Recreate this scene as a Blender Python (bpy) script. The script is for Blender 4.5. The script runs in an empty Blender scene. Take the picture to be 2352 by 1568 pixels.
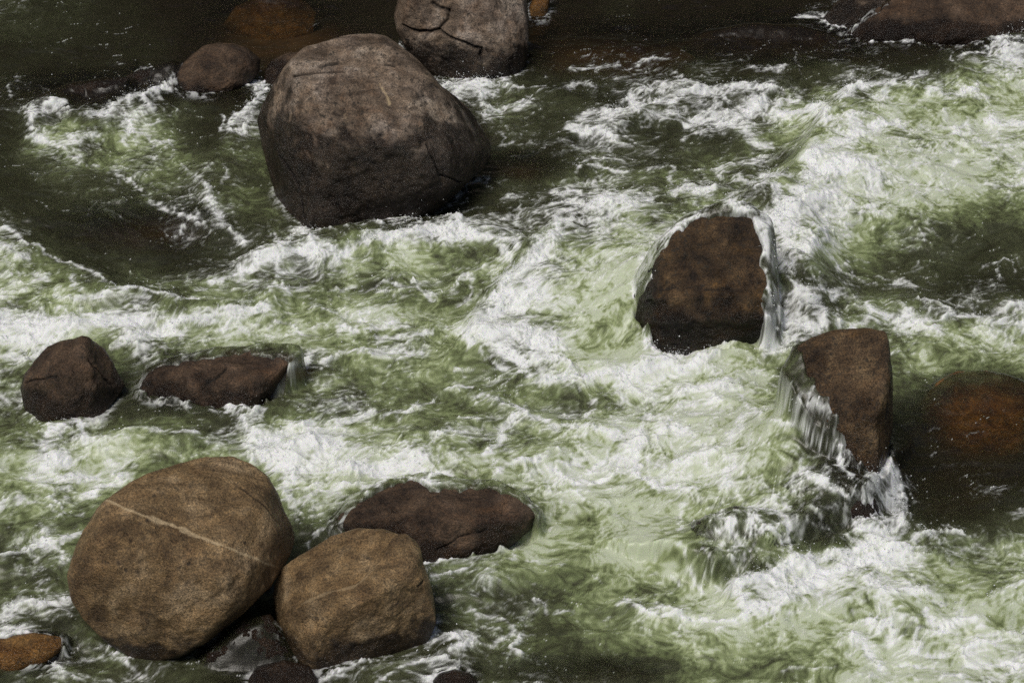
import bpy, math
import numpy as np
from mathutils import Vector, Matrix

# ------------------------------------------------------------------ camera, sky, sun, exposure
SC = bpy.context.scene
COL = SC.collection
DEP = math.radians(33.0)          # how far the camera looks down
DIST = 35.0
LENS = 84.0
CAMP = np.array([0.0, -DIST * math.cos(DEP), DIST * math.sin(DEP)])
cam_data = bpy.data.cameras.new('camera')
cam = bpy.data.objects.new('camera', cam_data)
COL.objects.link(cam)
cam.location = CAMP
cam.rotation_euler = (math.radians(90) - DEP, 0, 0)
cam_data.lens = LENS
cam_data.sensor_width = 36.0
cam_data.sensor_fit = 'HORIZONTAL'
cam_data.clip_start = 0.5
cam_data.clip_end = 400.0
SC.camera = cam

SUN_EL, SUN_AZ = math.radians(62), math.radians(218)      # azimuth clockwise from +Y (away from the camera)
world = bpy.data.worlds.new('World')
SC.world = world
world.use_nodes = True
wn = world.node_tree.nodes
wl = world.node_tree.links
sky = wn.new('ShaderNodeTexSky')
sky.sky_type = 'NISHITA'
sky.sun_disc = False
sky.sun_elevation = SUN_EL
sky.sun_rotation = SUN_AZ
sky.air_density = 1.0
sky.dust_density = 4.0
sky.ozone_density = 1.0
wn['Background'].inputs['Strength'].default_value = 0.06
wl.new(sky.outputs[0], wn['Background'].inputs['Color'])

sun_data = bpy.data.lights.new('sun', 'SUN')
sun_data.energy = 2.5
sun_data.angle = math.radians(24)
sun_data.color = (1.0, 0.96, 0.9)
sun = bpy.data.objects.new('sun', sun_data)
COL.objects.link(sun)
sd = Vector((math.sin(SUN_AZ) * math.cos(SUN_EL), math.cos(SUN_AZ) * math.cos(SUN_EL), math.sin(SUN_EL)))
sun.rotation_euler = sd.to_track_quat('Z', 'Y').to_euler()
sun.location = sd * 60

SC.view_settings.view_transform = 'Standard'
SC.view_settings.look = 'None'
SC.view_settings.exposure = -0.18
SC.view_settings.gamma = 1.0
SC.cycles.use_denoising = False
SC.cycles.sample_clamp_indirect = 3.0
SC.cycles.max_bounces = 6
SC.cycles.diffuse_bounces = 3
SC.cycles.glossy_bounces = 2
SC.cycles.transparent_max_bounces = 6
SC.cycles.caustics_reflective = False
SC.cycles.caustics_refractive = False

# ------------------------------------------------------------------ picture <-> place
PW, PH = 2352.0, 1568.0           # the photograph as I measured it
FPX = LENS / 36.0 * PW
RT = np.array([1.0, 0, 0])
UP = np.array([0, math.sin(DEP), math.cos(DEP)])
NT = np.array([0, -math.cos(DEP), math.sin(DEP)])       # towards the camera

def project(P):
    d = P - CAMP
    z = -(d @ NT)
    return PW / 2 + FPX * (d @ RT) / z, PH / 2 - FPX * (d @ UP) / z

def ray(px, py):
    px = np.asarray(px, float); py = np.asarray(py, float)
    return (-NT[None, :] + ((px - PW / 2) / FPX)[..., None] * RT - ((py - PH / 2) / FPX)[..., None] * UP)

def ground(px, py, z=0.0):
    d = ray(np.atleast_1d(px), np.atleast_1d(py))
    t = (z - CAMP[2]) / d[:, 2]
    return CAMP + d * t[:, None]

# ------------------------------------------------------------------ noise
rng = np.random.default_rng(7)
PERM = rng.permutation(256).astype(np.int64)
GA = rng.uniform(0, 2 * np.pi, 256)
GX, GY = np.cos(GA).astype(np.float32), np.sin(GA).astype(np.float32)

def perlin(x, y, seed=0):
    x = x + seed * 17.31; y = y - seed * 9.77
    xf = np.floor(x); yf = np.floor(y)
    xi = xf.astype(np.int64) & 255; yi = yf.astype(np.int64) & 255
    u = (x - xf).astype(np.float32); v = (y - yf).astype(np.float32)
    x1 = (xi + 1) & 255; y1 = (yi + 1) & 255
    def g(a, b, du, dv):
        h = PERM[(PERM[a] + b) & 255]
        return GX[h] * du + GY[h] * dv
    su = u * u * u * (u * (u * 6 - 15) + 10); sv = v * v * v * (v * (v * 6 - 15) + 10)
    n0 = g(xi, yi, u, v); n1 = g(x1, yi, u - 1, v)
    n2 = g(xi, y1, u, v - 1); n3 = g(x1, y1, u - 1, v - 1)
    a = n0 + su * (n1 - n0); b = n2 + su * (n3 - n2)
    return (a + sv * (b - a)) * 1.5

G3 = rng.normal(size=(256, 3)); G3 /= np.linalg.norm(G3, axis=1)[:, None]

def perlin3(P, seed=0):
    P = P + np.array([seed * 3.17, seed * 7.71, -seed * 5.13])
    F = np.floor(P); I = F.astype(np.int64); f = P - F
    s = f * f * f * (f * (f * 6 - 15) + 10)
    out = 0
    for dx in (0, 1):
        for dy in (0, 1):
            for dz in (0, 1):
                h = PERM[(PERM[(PERM[(I[:, 0] + dx) & 255] + I[:, 1] + dy) & 255] + I[:, 2] + dz) & 255]
                g = G3[h]
                d = f - np.array([dx, dy, dz])
                w = (s[:, 0] if dx else 1 - s[:, 0]) * (s[:, 1] if dy else 1 - s[:, 1]) * (s[:, 2] if dz else 1 - s[:, 2])
                out = out + w * (g * d).sum(1)
    return out * 1.5

def fbm3(P, octs=4, seed=0, gain=0.5):
    a, o = 1.0, 0.0
    for k in range(octs):
        o = o + a * perlin3(P * 2 ** k, seed + k); a *= gain
    return o

def sstep(a, b, x):
    t = np.clip((x - a) / (b - a), 0, 1)
    return t * t * (3 - 2 * t)

def blur(A, n, reps=2):
    k = 2 * n + 1
    for _ in range(reps):
        for ax in (0, 1):
            pad = [(0, 0), (0, 0)]; pad[ax] = (n + 1, n)
            B = np.cumsum(np.pad(A, pad, mode='edge'), axis=ax)
            A = (np.take(B, range(k, B.shape[ax]), ax) - np.take(B, range(0, B.shape[ax] - k), ax)) / k
    return A

def bil(A, x, y):
    h, w = A.shape
    x = np.clip(x, 0, w - 1.001); y = np.clip(y, 0, h - 1.001)
    xi = x.astype(np.int64); yi = y.astype(np.int64)
    u = x - xi; v = y - yi
    return (A[yi, xi] * (1 - u) + A[yi, xi + 1] * u) * (1 - v) + (A[yi + 1, xi] * (1 - u) + A[yi + 1, xi + 1] * u) * v

def seg_dist(px, py, pts):
    """distance to a polyline, its sign (negative on the left hand / upper side) and place along it"""
    best = np.full(px.shape, 1e9); sg = np.zeros(px.shape)
    for (x0, y0), (x1, y1) in zip(pts[:-1], pts[1:]):
        dx, dy = x1 - x0, y1 - y0
        L = dx * dx + dy * dy + 1e-9
        t = np.clip(((px - x0) * dx + (py - y0) * dy) / L, 0, 1)
        ex, ey = px - (x0 + t * dx), py - (y0 + t * dy)
        d = np.hypot(ex, ey)
        m = d < best
        best = np.where(m, d, best)
        sg = np.where(m, np.sign(dx * ey - dy * ex), sg)
    return best, sg

# ------------------------------------------------------------------ the river: how much foam, how much air in the water
FOAM = [
"221110000000000000000000010110000341000007",
"111111100000110000000000010001010144211115",
"101111000000000000000112554312312132221467",
"311111500024000000674232244455333356655565",
"274567621260000000054321446556776665534443",
"164336421470000000003425762124543376665765",
"135434433210000000001223343243433685556555",
"112243343420000000002224553455553888665545",
"111223436420000012234557777553528987544323",
"511112364124650667887546766675478863332211",
"631111112577746533224676546700067441222112",
"664322334556653454346876555530005643342431",
"545466543455444543556875432202567743444456",
"788776677764445654358863224000267766765466",
"765007542222334664346764325665453000443344",
"410002200003453342344577677764542000222111",
"433001221003455333245433356667545310010001",
"335422233676664443334465556666444341110211",
"357656553479987666676446676665645551111211",
"357765000007787766454677767666645354611210",
"445500000005663143233345533555554654721113",
"335000000000531000000332232344565336843213",
"456000000000201000243222222444555235766544",
"444000000000000005444322223433457888874334",
"365100000000000002232322223333588755633344",
"543200000000000004343422355654355345665543",
"113443110000012235655421222233322255566656",
"235544321122144455312442211112222124544577",
]
AIR = [
"322211000000000000000000010000000000000003",
"222111100000000000000000000000000000000002",
"111111100000000000000011221122112222112446",
"211111000110000000444322222232233343556777",
"145344542124000000044433223333346667777777",
"256456531344000000003322343322456777778888",
"245556554443000000002223333344445788888888",
"223344443444000000033334444544436888888877",
"223344443444000000122333445555534888877655",
"422222233444444444455554567777556877554433",
"643222111234566677655556788887733665443333",
"766444444555555555555567888888773344333222",
"666555556666656666555578888888633344543334",
"777766666777777776665567888888723355666777",
"766555566666666666655567788888765554567777",
"544444555555565555555566788888875555555544",
"443333333333455555555555677788875433333221",
"555555444456776665555566678888877643222221",
"667777766557888777666677788888886531111111",
"677776666667888777777778888888777632111111",
"666666665566777666777888888777666653222222",
"555554444455444445677777777777665555332234",
"555444443333333334566777777777665566655556",
"444433333333333344445566777776666777776667",
"444333333333333333444445566677788888877776",
"443333333333333334444445556667788888888877",
"334444332222222333444444556677777777777777",
"344444333222233334444444444556666677777888",
]
CELL = 56.0
def cells(rows):
    A = np.array([[int(c) for c in r[:42].ljust(42, r[-1])] for r in rows], float) / 9.0
    A = np.kron(A, np.ones((7, 7)))           # 8 px per sample
    return blur(A, 3, 2)
FOAM_R, AIR_R = cells(FOAM), cells(AIR)
def cell_at(A, px, py):
    return bil(A, px / 8.0 - 0.5, py / 8.0 - 0.5)

# foam lines, crests and falling water seen in the photograph: (sheet, width, strength, points)
K = 0.3403
ORG = {1: (0, 0), 2: (776, 0), 3: (1552, 0), 4: (0, 517), 5: (776, 517), 6: (1552, 517), 7: (0, 1035), 8: (776, 1035), 9: (1552, 1035)}
STROKES = [
(1,40,.9,[(200,860),(200,790),(260,740),(340,730),(430,705)]),
(1,45,.9,[(600,770),(700,770),(800,700),(900,690),(980,680),(1040,620),(1100,590),(1160,580)]),
(1,35,.6,[(200,930),(330,950),(430,980),(520,1080)]),(1,35,.6,[(430,960),(520,930),(640,920)]),
(1,30,.8,[(880,820),(890,880),(850,960)]),(1,25,.6,[(910,850),(1000,890),(1040,980),(1130,950),(1190,1000)]),
(1,50,.9,[(1640,560),(1720,590),(1780,560),(1760,640),(1690,730),(1620,800),(1560,840)]),
(1,25,.7,[(1490,790),(1490,860),(1560,880),(1640,900),(1680,870)]),(1,20,.7,[(1860,600),(1900,520),(1960,460),(2000,440)]),
(1,22,.6,[(740,1180),(860,1230),(960,1280),(1050,1360),(1150,1420),(1260,1470),(1330,1500)]),
(1,50,.8,[(1390,1250),(1440,1340),(1480,1440),(1510,1540)]),(1,25,.5,[(1240,1110),(1280,1160),(1370,1180),(1390,1250)]),
(1,25,.6,[(1500,1120),(1520,1200),(1490,1300)]),(1,30,.6,[(60,640),(70,580),(120,560)]),(1,20,.4,[(120,700),(150,760)]),
(1,15,.5,[(590,1105),(690,1110)]),(1,12,.6,[(920,470),(1010,440)]),(1,15,.4,[(2040,250),(2100,190),(2170,150)]),
(2,70,.9,[(720,590),(850,600),(1000,590),(1130,570)]),(2,40,.7,[(760,640),(900,650),(1050,640)]),
(2,18,.8,[(1110,550),(1160,590),(1250,600),(1400,580)]),(2,18,.7,[(940,720),(1100,730),(1200,690),(1310,680)]),
(2,22,.7,[(990,790),(1110,790)]),(2,14,.6,[(1000,770),(1200,730),(1300,690)]),(2,25,.6,[(1060,890),(1100,900),(1110,990)]),
(2,30,.7,[(1130,980),(1190,950)]),(2,28,.85,[(1590,460),(1640,490),(1720,470),(1820,450),(1880,430)]),
(2,16,.6,[(1930,445),(2080,420),(2200,395),(2290,380)]),(2,30,.6,[(1540,580),(1610,545),(1740,570)]),
(2,15,.4,[(1340,650),(1430,600),(1540,570)]),(2,45,.95,[(1570,850),(1640,890),(1760,880),(1870,900)]),
(2,50,.8,[(1600,800),(1700,770),(1850,800),(1950,760)]),(2,40,.9,[(1960,640),(2040,710),(2150,690),(2290,670)]),
(2,50,.7,[(1980,640),(2100,610),(2250,600),(2330,590)]),(2,45,.8,[(1950,770),(2080,760),(2200,790),(2350,760)]),
(2,25,.7,[(1610,1110),(1700,1080),(1780,1080),(1900,1080),(2000,1110)]),(2,22,.8,[(1600,1160),(1730,1120),(1830,1140),(1960,1160)]),
(2,35,.7,[(2090,1150),(2200,1120),(2270,1140),(2230,1230)]),(2,25,.8,[(1430,1310),(1560,1290),(1640,1310)]),
(2,25,.7,[(1430,1375),(1520,1350),(1640,1360)]),(2,30,.6,[(1740,1230),(1790,1200),(1810,1240)]),
(2,25,.6,[(840,1240),(950,1220),(1010,1220)]),(2,30,.6,[(1100,1340),(1180,1330),(1230,1340)]),
(2,30,.7,[(60,1530),(200,1500),(280,1500)]),(2,12,.4,[(640,1440),(650,1380)]),(2,35,.85,[(500,1560),(700,1540),(820,1510),(900,1560)]),
(2,60,.8,[(1480,1560),(1500,1480),(1560,1470)]),(2,60,.8,[(1700,1400),(1850,1370),(2000,1380),(2100,1330)]),(2,18,.7,[(400,290),(440,330),(480,370)]),
(3,45,.85,[(0,650),(130,620),(250,620),(400,600),(520,600),(640,590)]),(3,70,.9,[(100,830),(230,800),(400,830),(500,760),(560,720)]),
(3,70,.9,[(690,780),(800,800),(900,770),(990,760)]),(3,40,.7,[(700,700),(830,660)]),(3,30,.4,[(880,600),(950,560),(1010,550)]),
(3,40,.85,[(1110,640),(1230,580),(1380,560),(1470,540)]),(3,20,.8,[(1580,510),(1690,480)]),(3,25,.7,[(1570,570),(1620,600)]),
(3,35,.85,[(1730,620),(1800,650),(1900,640),(1980,590),(2030,590)]),(3,20,.6,[(1850,400),(1880,350)]),(3,20,.7,[(1940,360),(2000,340),(2060,340)]),
(3,35,.9,[(2100,350),(2160,310),(2220,320),(2240,370),(2350,370)]),(3,20,.6,[(2110,380),(2200,390),(2330,390)]),(3,20,.5,[(2230,450),(2350,440)]),
(3,60,.85,[(1000,1000),(1080,960),(1180,930),(1240,900)]),
(3,90,1,[(640,1470),(740,1440),(800,1390),(850,1290),(900,1180),(930,1080),(980,1000)]),
(3,60,1,[(690,1250),(700,1400),(680,1480),(760,1540)]),(3,60,.9,[(1000,1160),(1120,1120),(1250,1100),(1370,1130)]),
(3,60,.8,[(900,1350),(1000,1330),(1080,1300)]),(3,50,.7,[(1200,800),(1300,860),(1450,830),(1520,830)]),(3,60,.6,[(1380,670),(1440,650)]),
(3,35,.8,[(1880,930),(1900,860),(1960,850)]),(3,50,.85,[(2120,810),(2230,830),(2350,830)]),(3,40,.8,[(2080,1010),(2120,1020)]),
(3,30,.6,[(1610,1090),(1720,1110)]),(3,25,.6,[(1860,1110),(1920,1090)]),(3,25,.8,[(2240,1260),(2310,1240),(2350,1210)]),
(3,30,.6,[(2290,1170),(2350,1130)]),(3,60,.5,[(1230,1440),(1350,1400),(1420,1420)]),(3,30,.5,[(1700,1270),(1840,1260)]),
(3,20,.4,[(2070,1250),(2190,1260)]),(3,45,.7,[(60,970),(130,910),(300,870)]),(3,50,.8,[(480,900),(560,960),(640,980)]),
(3,40,.6,[(280,1180),(350,1110),(420,1090),(500,1100)]),(3,50,.6,[(510,1080),(600,1080)]),(3,45,.9,[(430,1210),(520,1230),(640,1190),(760,1170)]),
(3,50,.85,[(0,1290),(60,1270),(130,1310),(260,1300)]),(3,70,.7,[(350,1360),(450,1420),(540,1490),(600,1540)]),(3,15,.6,[(700,1180),(720,1140),(770,1150)]),
(3,22,.75,[(1180,225),(1260,245),(1340,270),(1430,280),(1550,295),(1700,270)]),(3,25,.8,[(800,115),(870,115),(940,120),(1000,160),(1080,190),(1140,190)]),
(3,20,.6,[(880,100),(960,110),(1050,75)]),(3,12,.5,[(170,265),(300,240),(420,235)]),(3,12,.4,[(550,190),(640,130)]),
(3,35,.9,[(2120,200),(2200,210),(2350,170)]),(3,40,.8,[(2110,140),(2160,80),(2240,50),(2350,50)]),(3,28,.6,[(480,460),(600,470),(740,460)]),
(3,35,.6,[(0,500),(60,540)]),(3,15,.5,[(870,390),(1000,400),(1140,390)]),(3,14,.6,[(260,350),(350,345)]),(3,15,.5,[(790,340),(820,400),(850,500)]),
(4,22,.8,[(40,30),(140,80),(200,140),(290,160),(370,210),(470,240),(560,300),(680,350),(740,390)]),
(4,45,.8,[(40,170),(130,210),(200,220)]),(4,50,.8,[(240,350),(330,360)]),(4,40,.8,[(480,340),(500,400),(560,440)]),
(4,24,.9,[(380,480),(500,500),(640,490),(760,470),(860,450),(1000,460),(1130,480),(1280,490),(1330,480)]),
(4,25,.8,[(1330,430),(1420,420),(1520,370),(1560,340),(1640,290)]),(4,60,.8,[(1640,290),(1800,240),(1950,210),(2100,200),(2300,190)]),
(4,40,.5,[(1930,180),(1960,60),(2020,20),(2100,60),(2110,180)]),(4,25,.7,[(1840,60),(1890,180)]),(4,35,.7,[(1530,20),(1560,100),(1640,130)]),
(4,40,.7,[(1840,430),(1870,370),(1960,330)]),(4,20,.8,[(1900,440),(1970,460)]),(4,20,.6,[(2000,460),(2100,440)]),
(4,22,.8,[(2090,570),(2140,540),(2250,600),(2310,570)]),(4,80,.9,[(0,640),(150,650),(300,680),(450,700),(600,680),(780,650),(900,640)]),
(4,60,.8,[(0,760),(150,760),(350,760),(500,730)]),(4,50,.85,[(0,900),(120,920),(230,900),(300,840),(360,800)]),
(4,50,.85,[(760,840),(850,800),(960,760),(1100,730),(1230,740)]),
(4,45,.95,[(940,740),(1050,700),(1180,680),(1330,650),(1450,610),(1580,600),(1700,580),(1790,550)]),
(4,15,.6,[(1830,640),(1960,650),(2060,730)]),(4,15,.5,[(1450,690),(1560,650)]),(4,25,.5,[(880,830),(1000,840)]),
(4,35,.75,[(1930,970),(2030,950),(2120,880),(2200,850)]),(4,35,.6,[(2160,960),(2280,870),(2340,850)]),(4,15,.7,[(1000,1130),(1100,1120),(1180,1130)]),
(4,18,.6,[(1280,1200),(1380,1220)]),(4,25,.7,[(10,1130),(50,1190)]),(4,22,.7,[(150,1180),(200,1230),(290,1250),(330,1310)]),
(4,50,.8,[(280,1480),(350,1380),(440,1340),(510,1300),(550,1390)]),(4,25,.75,[(760,1400),(950,1400),(1100,1390),(1330,1390)]),
(4,50,.6,[(560,1450),(700,1480),(850,1430)]),(4,50,.85,[(1540,1270),(1640,1260),(1700,1300),(1780,1260)]),
(4,45,.8,[(1600,1300),(1660,1340),(1690,1390),(1760,1400),(1900,1380),(2100,1350)]),(4,100,.95,[(1760,1550),(1770,1450),(1850,1440),(2000,1460),(2300,1470)]),
(5,55,.9,[(0,230),(100,160),(230,90),(380,80),(500,60),(650,30),(800,30)]),(5,45,.85,[(700,80),(850,60),(1000,80),(1120,120),(1190,160)]),
(5,50,.85,[(1070,150),(1150,250)]),(5,25,.75,[(0,400),(150,420),(290,370),(390,380),(470,410),(520,370)]),(5,25,.8,[(520,400),(570,470),(640,485)]),
(5,30,.8,[(250,430),(320,430)]),(5,30,.75,[(780,450),(800,350),(860,330),(910,380),(880,480),(810,520)]),(5,20,.5,[(760,280),(900,300),(1100,260)]),
(5,25,.8,[(160,660),(180,590),(230,590),(190,660),(240,690)]),(5,25,.7,[(0,720),(200,720),(400,690),(460,690)]),(5,22,.75,[(250,760),(420,770),(620,740)]),
(5,8,.6,[(630,720),(870,700)]),(5,45,.7,[(0,860),(170,870),(300,880),(350,840),(500,860),(560,870)]),(5,25,.6,[(250,900),(400,910),(500,870)]),
(5,15,.5,[(1010,560),(1050,520),(1080,430)]),(5,80,1,[(870,740),(950,660),(1050,600),(1100,480),(1150,350),(1250,250),(1350,160),(1500,60)]),
(5,80,.8,[(1100,480),(1200,500),(1400,490),(1300,380)]),(5,70,.95,[(900,760),(1100,700),(1250,740),(1350,800),(1500,800)]),
(5,45,1,[(1080,840),(1130,870),(1200,900),(1230,960),(1280,990)]),(5,25,.7,[(1040,930),(1120,960)]),(5,45,.8,[(1300,890),(1450,900),(1560,960),(1580,1000)]),
(5,70,.95,[(1370,1010),(1450,1060),(1600,1040),(1800,1000),(1990,980)]),(5,70,.9,[(1900,1100),(2000,1000),(2120,950),(2250,900),(2350,850)]),
(5,18,.8,[(740,1120),(800,1110),(900,1090)]),(5,12,.8,[(640,1190),(600,1220),(480,1240),(380,1260)]),(5,20,.5,[(740,1060),(830,980),(870,1030)]),
(5,40,.7,[(930,1180),(1010,1150),(1080,1180)]),(5,40,.75,[(0,1340),(140,1280),(230,1280)]),(5,30,.7,[(280,1300),(380,1270),(410,1310)]),
(5,32,.95,[(1100,1230),(1210,1250),(1290,1300),(1390,1310),(1470,1370),(1600,1380),(1720,1370),(1840,1400)]),
(5,45,.85,[(990,1540),(1080,1450),(1130,1360),(1230,1310)]),(5,25,.7,[(800,1300),(900,1290),(960,1320)]),(5,50,.7,[(640,1440),(720,1390),(850,1390)]),
(5,35,.7,[(1680,1180),(1740,1200),(1710,1280),(1650,1300)]),(5,60,.85,[(1880,1420),(1960,1450),(2050,1420),(1990,1530)]),
(5,40,.8,[(2140,1420),(2200,1380),(2300,1370)]),(5,40,.6,[(2050,1320),(2090,1290)]),(5,20,.7,[(1390,1520),(1470,1510),(1520,1540)]),
(5,30,.7,[(2030,660),(2060,760),(2090,880)]),(5,30,.7,[(2140,600),(2130,720),(2140,880)]),(5,60,.8,[(1960,470),(2080,400),(2150,330),(2250,200),(2350,90)]),
(6,60,.8,[(440,60),(520,200),(600,330),(640,450),(660,560)]),(6,60,.75,[(520,40),(640,180),(720,330)]),(6,30,.6,[(0,80),(60,100),(200,40)]),
(6,70,.85,[(690,20),(760,110),(830,150),(900,140),(970,90)]),(6,50,.8,[(740,260),(800,210)]),(6,22,.95,[(760,360),(820,410),(920,430),(1040,430),(1100,470),(1070,490)]),
(6,80,.7,[(800,440),(950,520),(1000,600)]),(6,50,.8,[(410,430),(470,430),(520,500),(570,600)]),(6,25,.5,[(230,440),(300,510),(390,540)]),
(6,80,.85,[(560,640),(680,620),(850,640),(950,700)]),(6,50,.7,[(1000,690),(1100,680)]),(6,25,.8,[(1200,690),(1280,640),(1330,600),(1310,540)]),
(6,45,.9,[(1330,590),(1450,640),(1580,610)]),(6,50,.85,[(1550,690),(1650,650),(1780,720)]),(6,18,.7,[(1650,510),(1750,520),(1820,570),(1810,640),(1760,680)]),
(6,30,.85,[(1840,600),(1980,600),(2080,600),(2200,560),(2350,520)]),(6,60,.6,[(2150,660),(2350,660)]),(6,15,.5,[(1080,270),(1200,230),(1300,240)]),
(6,15,.5,[(1170,340),(1190,310),(1280,370),(1350,380)]),(6,40,.5,[(1450,390),(1520,380),(1600,410)]),(6,14,.7,[(2040,300),(2150,280),(2230,230),(2290,270)]),
(6,14,.7,[(2160,380),(2180,330),(2170,280)]),(6,12,.5,[(2280,350),(2290,260)]),(6,18,.6,[(1640,20),(1670,60),(1680,110)]),(6,15,.5,[(1920,120),(2000,60)]),
(6,45,.85,[(0,860),(100,800),(220,740),(330,800),(400,820)]),(6,60,.7,[(0,1000),(120,960),(280,880)]),(6,50,.7,[(560,900),(680,840),(760,790),(830,750)]),
(6,35,.7,[(380,1000),(450,950),(560,1000),(680,1010)]),(6,50,.9,[(0,1120),(150,1100),(280,1110),(420,1080)]),(6,22,.7,[(660,1060),(720,1130)]),
(6,25,.55,[(940,940),(980,1040),(1010,1120),(1060,1180)]),(6,18,.5,[(850,1270),(880,1200),(930,1090)]),(6,30,.7,[(160,1290),(230,1200),(300,1180)]),
(6,25,.7,[(440,1170),(500,1260),(580,1330)]),(6,22,.75,[(650,1350),(780,1360),(880,1390),(980,1460),(1100,1510)]),(6,45,.7,[(0,1370),(100,1400),(190,1490),(320,1540)]),
(6,45,.6,[(350,1500),(400,1420),(480,1300)]),(6,15,.5,[(630,1380),(640,1480)]),(6,22,.7,[(1220,1340),(1150,1430),(1220,1560)]),
(6,20,.5,[(1700,1400),(1770,1360)]),(6,10,.3,[(1700,1290),(1750,1250),(1820,1130)]),(6,18,.5,[(1960,1400),(2040,1390)]),(6,20,.6,[(1690,1560),(1740,1530)]),
(7,60,.6,[(0,400),(100,330),(230,340)]),(7,70,.8,[(220,150),(300,80),(420,40)]),(7,60,.7,[(250,200),(400,200),(500,170),(650,180)]),
(7,50,.8,[(620,290),(700,240),(800,220),(850,180)]),(7,20,.7,[(330,330),(450,420),(560,430)]),(7,15,.5,[(340,400),(430,460)]),
(7,35,.85,[(20,740),(130,690),(260,640),(330,620),(400,660)]),(7,35,.85,[(430,630),(490,590),(560,540)]),(7,40,.7,[(430,700),(440,760),(500,720)]),
(7,55,.85,[(0,1150),(60,1090),(150,1040),(300,1050),(400,1040),(470,1020)]),(7,35,.7,[(30,1230),(130,1200),(190,1180)]),(7,25,.5,[(260,880),(340,850)]),
(7,25,.7,[(360,1410),(430,1480),(520,1540)]),(7,30,.5,[(800,1350),(850,1450),(940,1540)]),(7,60,.4,[(600,1290),(700,1340),(780,1380)]),
(7,18,.6,[(260,1370),(330,1340),(400,1290)]),(7,90,.85,[(1800,60),(1850,20),(1920,60),(1980,150)]),(7,60,.6,[(1900,200),(1960,350),(2000,480)]),
(7,30,.6,[(2060,640),(2120,570),(2200,540)]),(7,40,.7,[(2200,1540),(2300,1500)]),
(8,70,.85,[(0,150),(150,130),(300,140),(400,90),(550,70)]),(8,30,.7,[(170,370),(190,300),(260,290),(340,260)]),(8,35,.6,[(0,250),(130,260),(260,240)]),
(8,30,.85,[(520,250),(590,280),(680,290),(790,300)]),(8,30,.7,[(600,230),(650,170),(740,140)]),(8,28,.85,[(1050,190),(1130,130),(1230,100),(1360,80),(1440,50)]),
(8,38,.95,[(1480,130),(1540,190),(1640,220),(1700,200)]),(8,18,.7,[(1500,70),(1600,70),(1670,80)]),(8,20,.85,[(1720,150),(1740,90),(1820,40),(1920,30)]),
(8,18,.8,[(1890,40),(1880,130),(1820,190),(1700,240)]),(8,30,.9,[(2000,50),(2000,150),(2040,210),(2140,250),(2250,230),(2350,260)]),
(8,20,.7,[(2080,20),(2130,100),(2220,140)]),(8,25,.7,[(2300,100),(2350,50)]),(8,12,.6,[(1540,280),(1620,300),(1700,350)]),(8,18,.6,[(1890,440),(2010,450),(2080,480)]),
(8,30,.6,[(1990,400),(2050,370)]),(8,15,.6,[(2300,550),(2310,380),(2330,360)]),(8,18,.7,[(920,300),(1080,310),(1200,340),(1310,380),(1370,440)]),
(8,25,.6,[(1240,460),(1310,470),(1380,460)]),(8,18,.6,[(1210,590),(1230,520)]),(8,20,.5,[(1420,560),(1430,500)]),(8,25,.8,[(600,770),(680,760),(770,730)]),
(8,22,.8,[(640,860),(720,850),(780,830),(860,810)]),(8,30,.75,[(1150,720),(1210,720),(1190,680)]),(8,22,.7,[(1260,735),(1350,740),(1430,780),(1520,780)]),
(8,25,.5,[(960,860),(1060,800)]),(8,28,.95,[(1880,1030),(1930,1010),(2020,1060),(2060,1100),(2180,1130),(2350,1120)]),(8,14,.7,[(2100,1080),(2350,1100)]),
(8,40,.7,[(650,1280),(750,1250),(850,1240),(930,1260)]),(8,35,.8,[(760,1330),(830,1320),(890,1290)]),(8,22,.65,[(900,1070),(960,1110),(1100,1150),(1180,1210),(1230,1220)]),
(8,25,.6,[(1060,1310),(1150,1260),(1230,1230)]),(8,22,.85,[(1230,1230),(1230,1300),(1200,1360),(1260,1400)]),(8,18,.6,[(1230,1240),(1340,1240),(1410,1230)]),
(8,30,.6,[(1320,1030),(1390,1020),(1400,1080)]),(8,22,.5,[(1460,1080),(1580,1070)]),(8,22,.8,[(280,1560),(400,1510),(500,1460),(640,1400),(720,1390)]),
(8,15,.6,[(1690,840),(1780,890)]),(8,35,.7,[(2230,860),(2300,910)]),(8,30,.5,[(2110,820),(2220,860),(2200,900)]),
(9,25,.85,[(0,1110),(130,1120),(270,1130),(400,1150)]),(9,18,.6,[(300,1200),(500,1140),(640,1070)]),(9,60,1,[(400,900),(440,950),(450,1050),(470,1110)]),
(9,75,1,[(400,950),(500,880),(620,880),(750,800),(860,750),(1000,720),(1150,700),(1300,640),(1450,640)]),(9,90,.85,[(500,1060),(700,970),(850,900),(1050,820),(1250,760),(1500,720)]),
(9,60,.9,[(1330,60),(1340,200),(1320,300),(1350,380)]),(9,70,.9,[(1420,100),(1450,200),(1460,300),(1500,420),(1540,520)]),(9,60,.8,[(1180,460),(1250,500),(1300,560),(1400,590)]),
(9,25,.6,[(1540,340),(1560,430),(1550,530)]),(9,40,.85,[(1600,620),(1700,580),(1820,550),(1930,570)]),(9,14,.6,[(1800,480),(1860,520),(1920,540)]),
(9,60,.8,[(1300,880),(1420,940),(1560,940),(1700,980),(1810,1020),(1920,1000)]),(9,40,.7,[(1700,1000),(1900,1050),(1960,1060)]),(9,45,.85,[(2090,1050),(2120,960),(2200,950),(2350,900)]),
(9,50,.7,[(1680,1050),(1720,1160),(1800,1200),(1950,1130),(2100,1170)]),(9,35,.7,[(1930,1110),(2100,1150),(2050,1200)]),(9,45,.9,[(1280,1160),(1350,1180),(1430,1160),(1440,1200)]),
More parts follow.
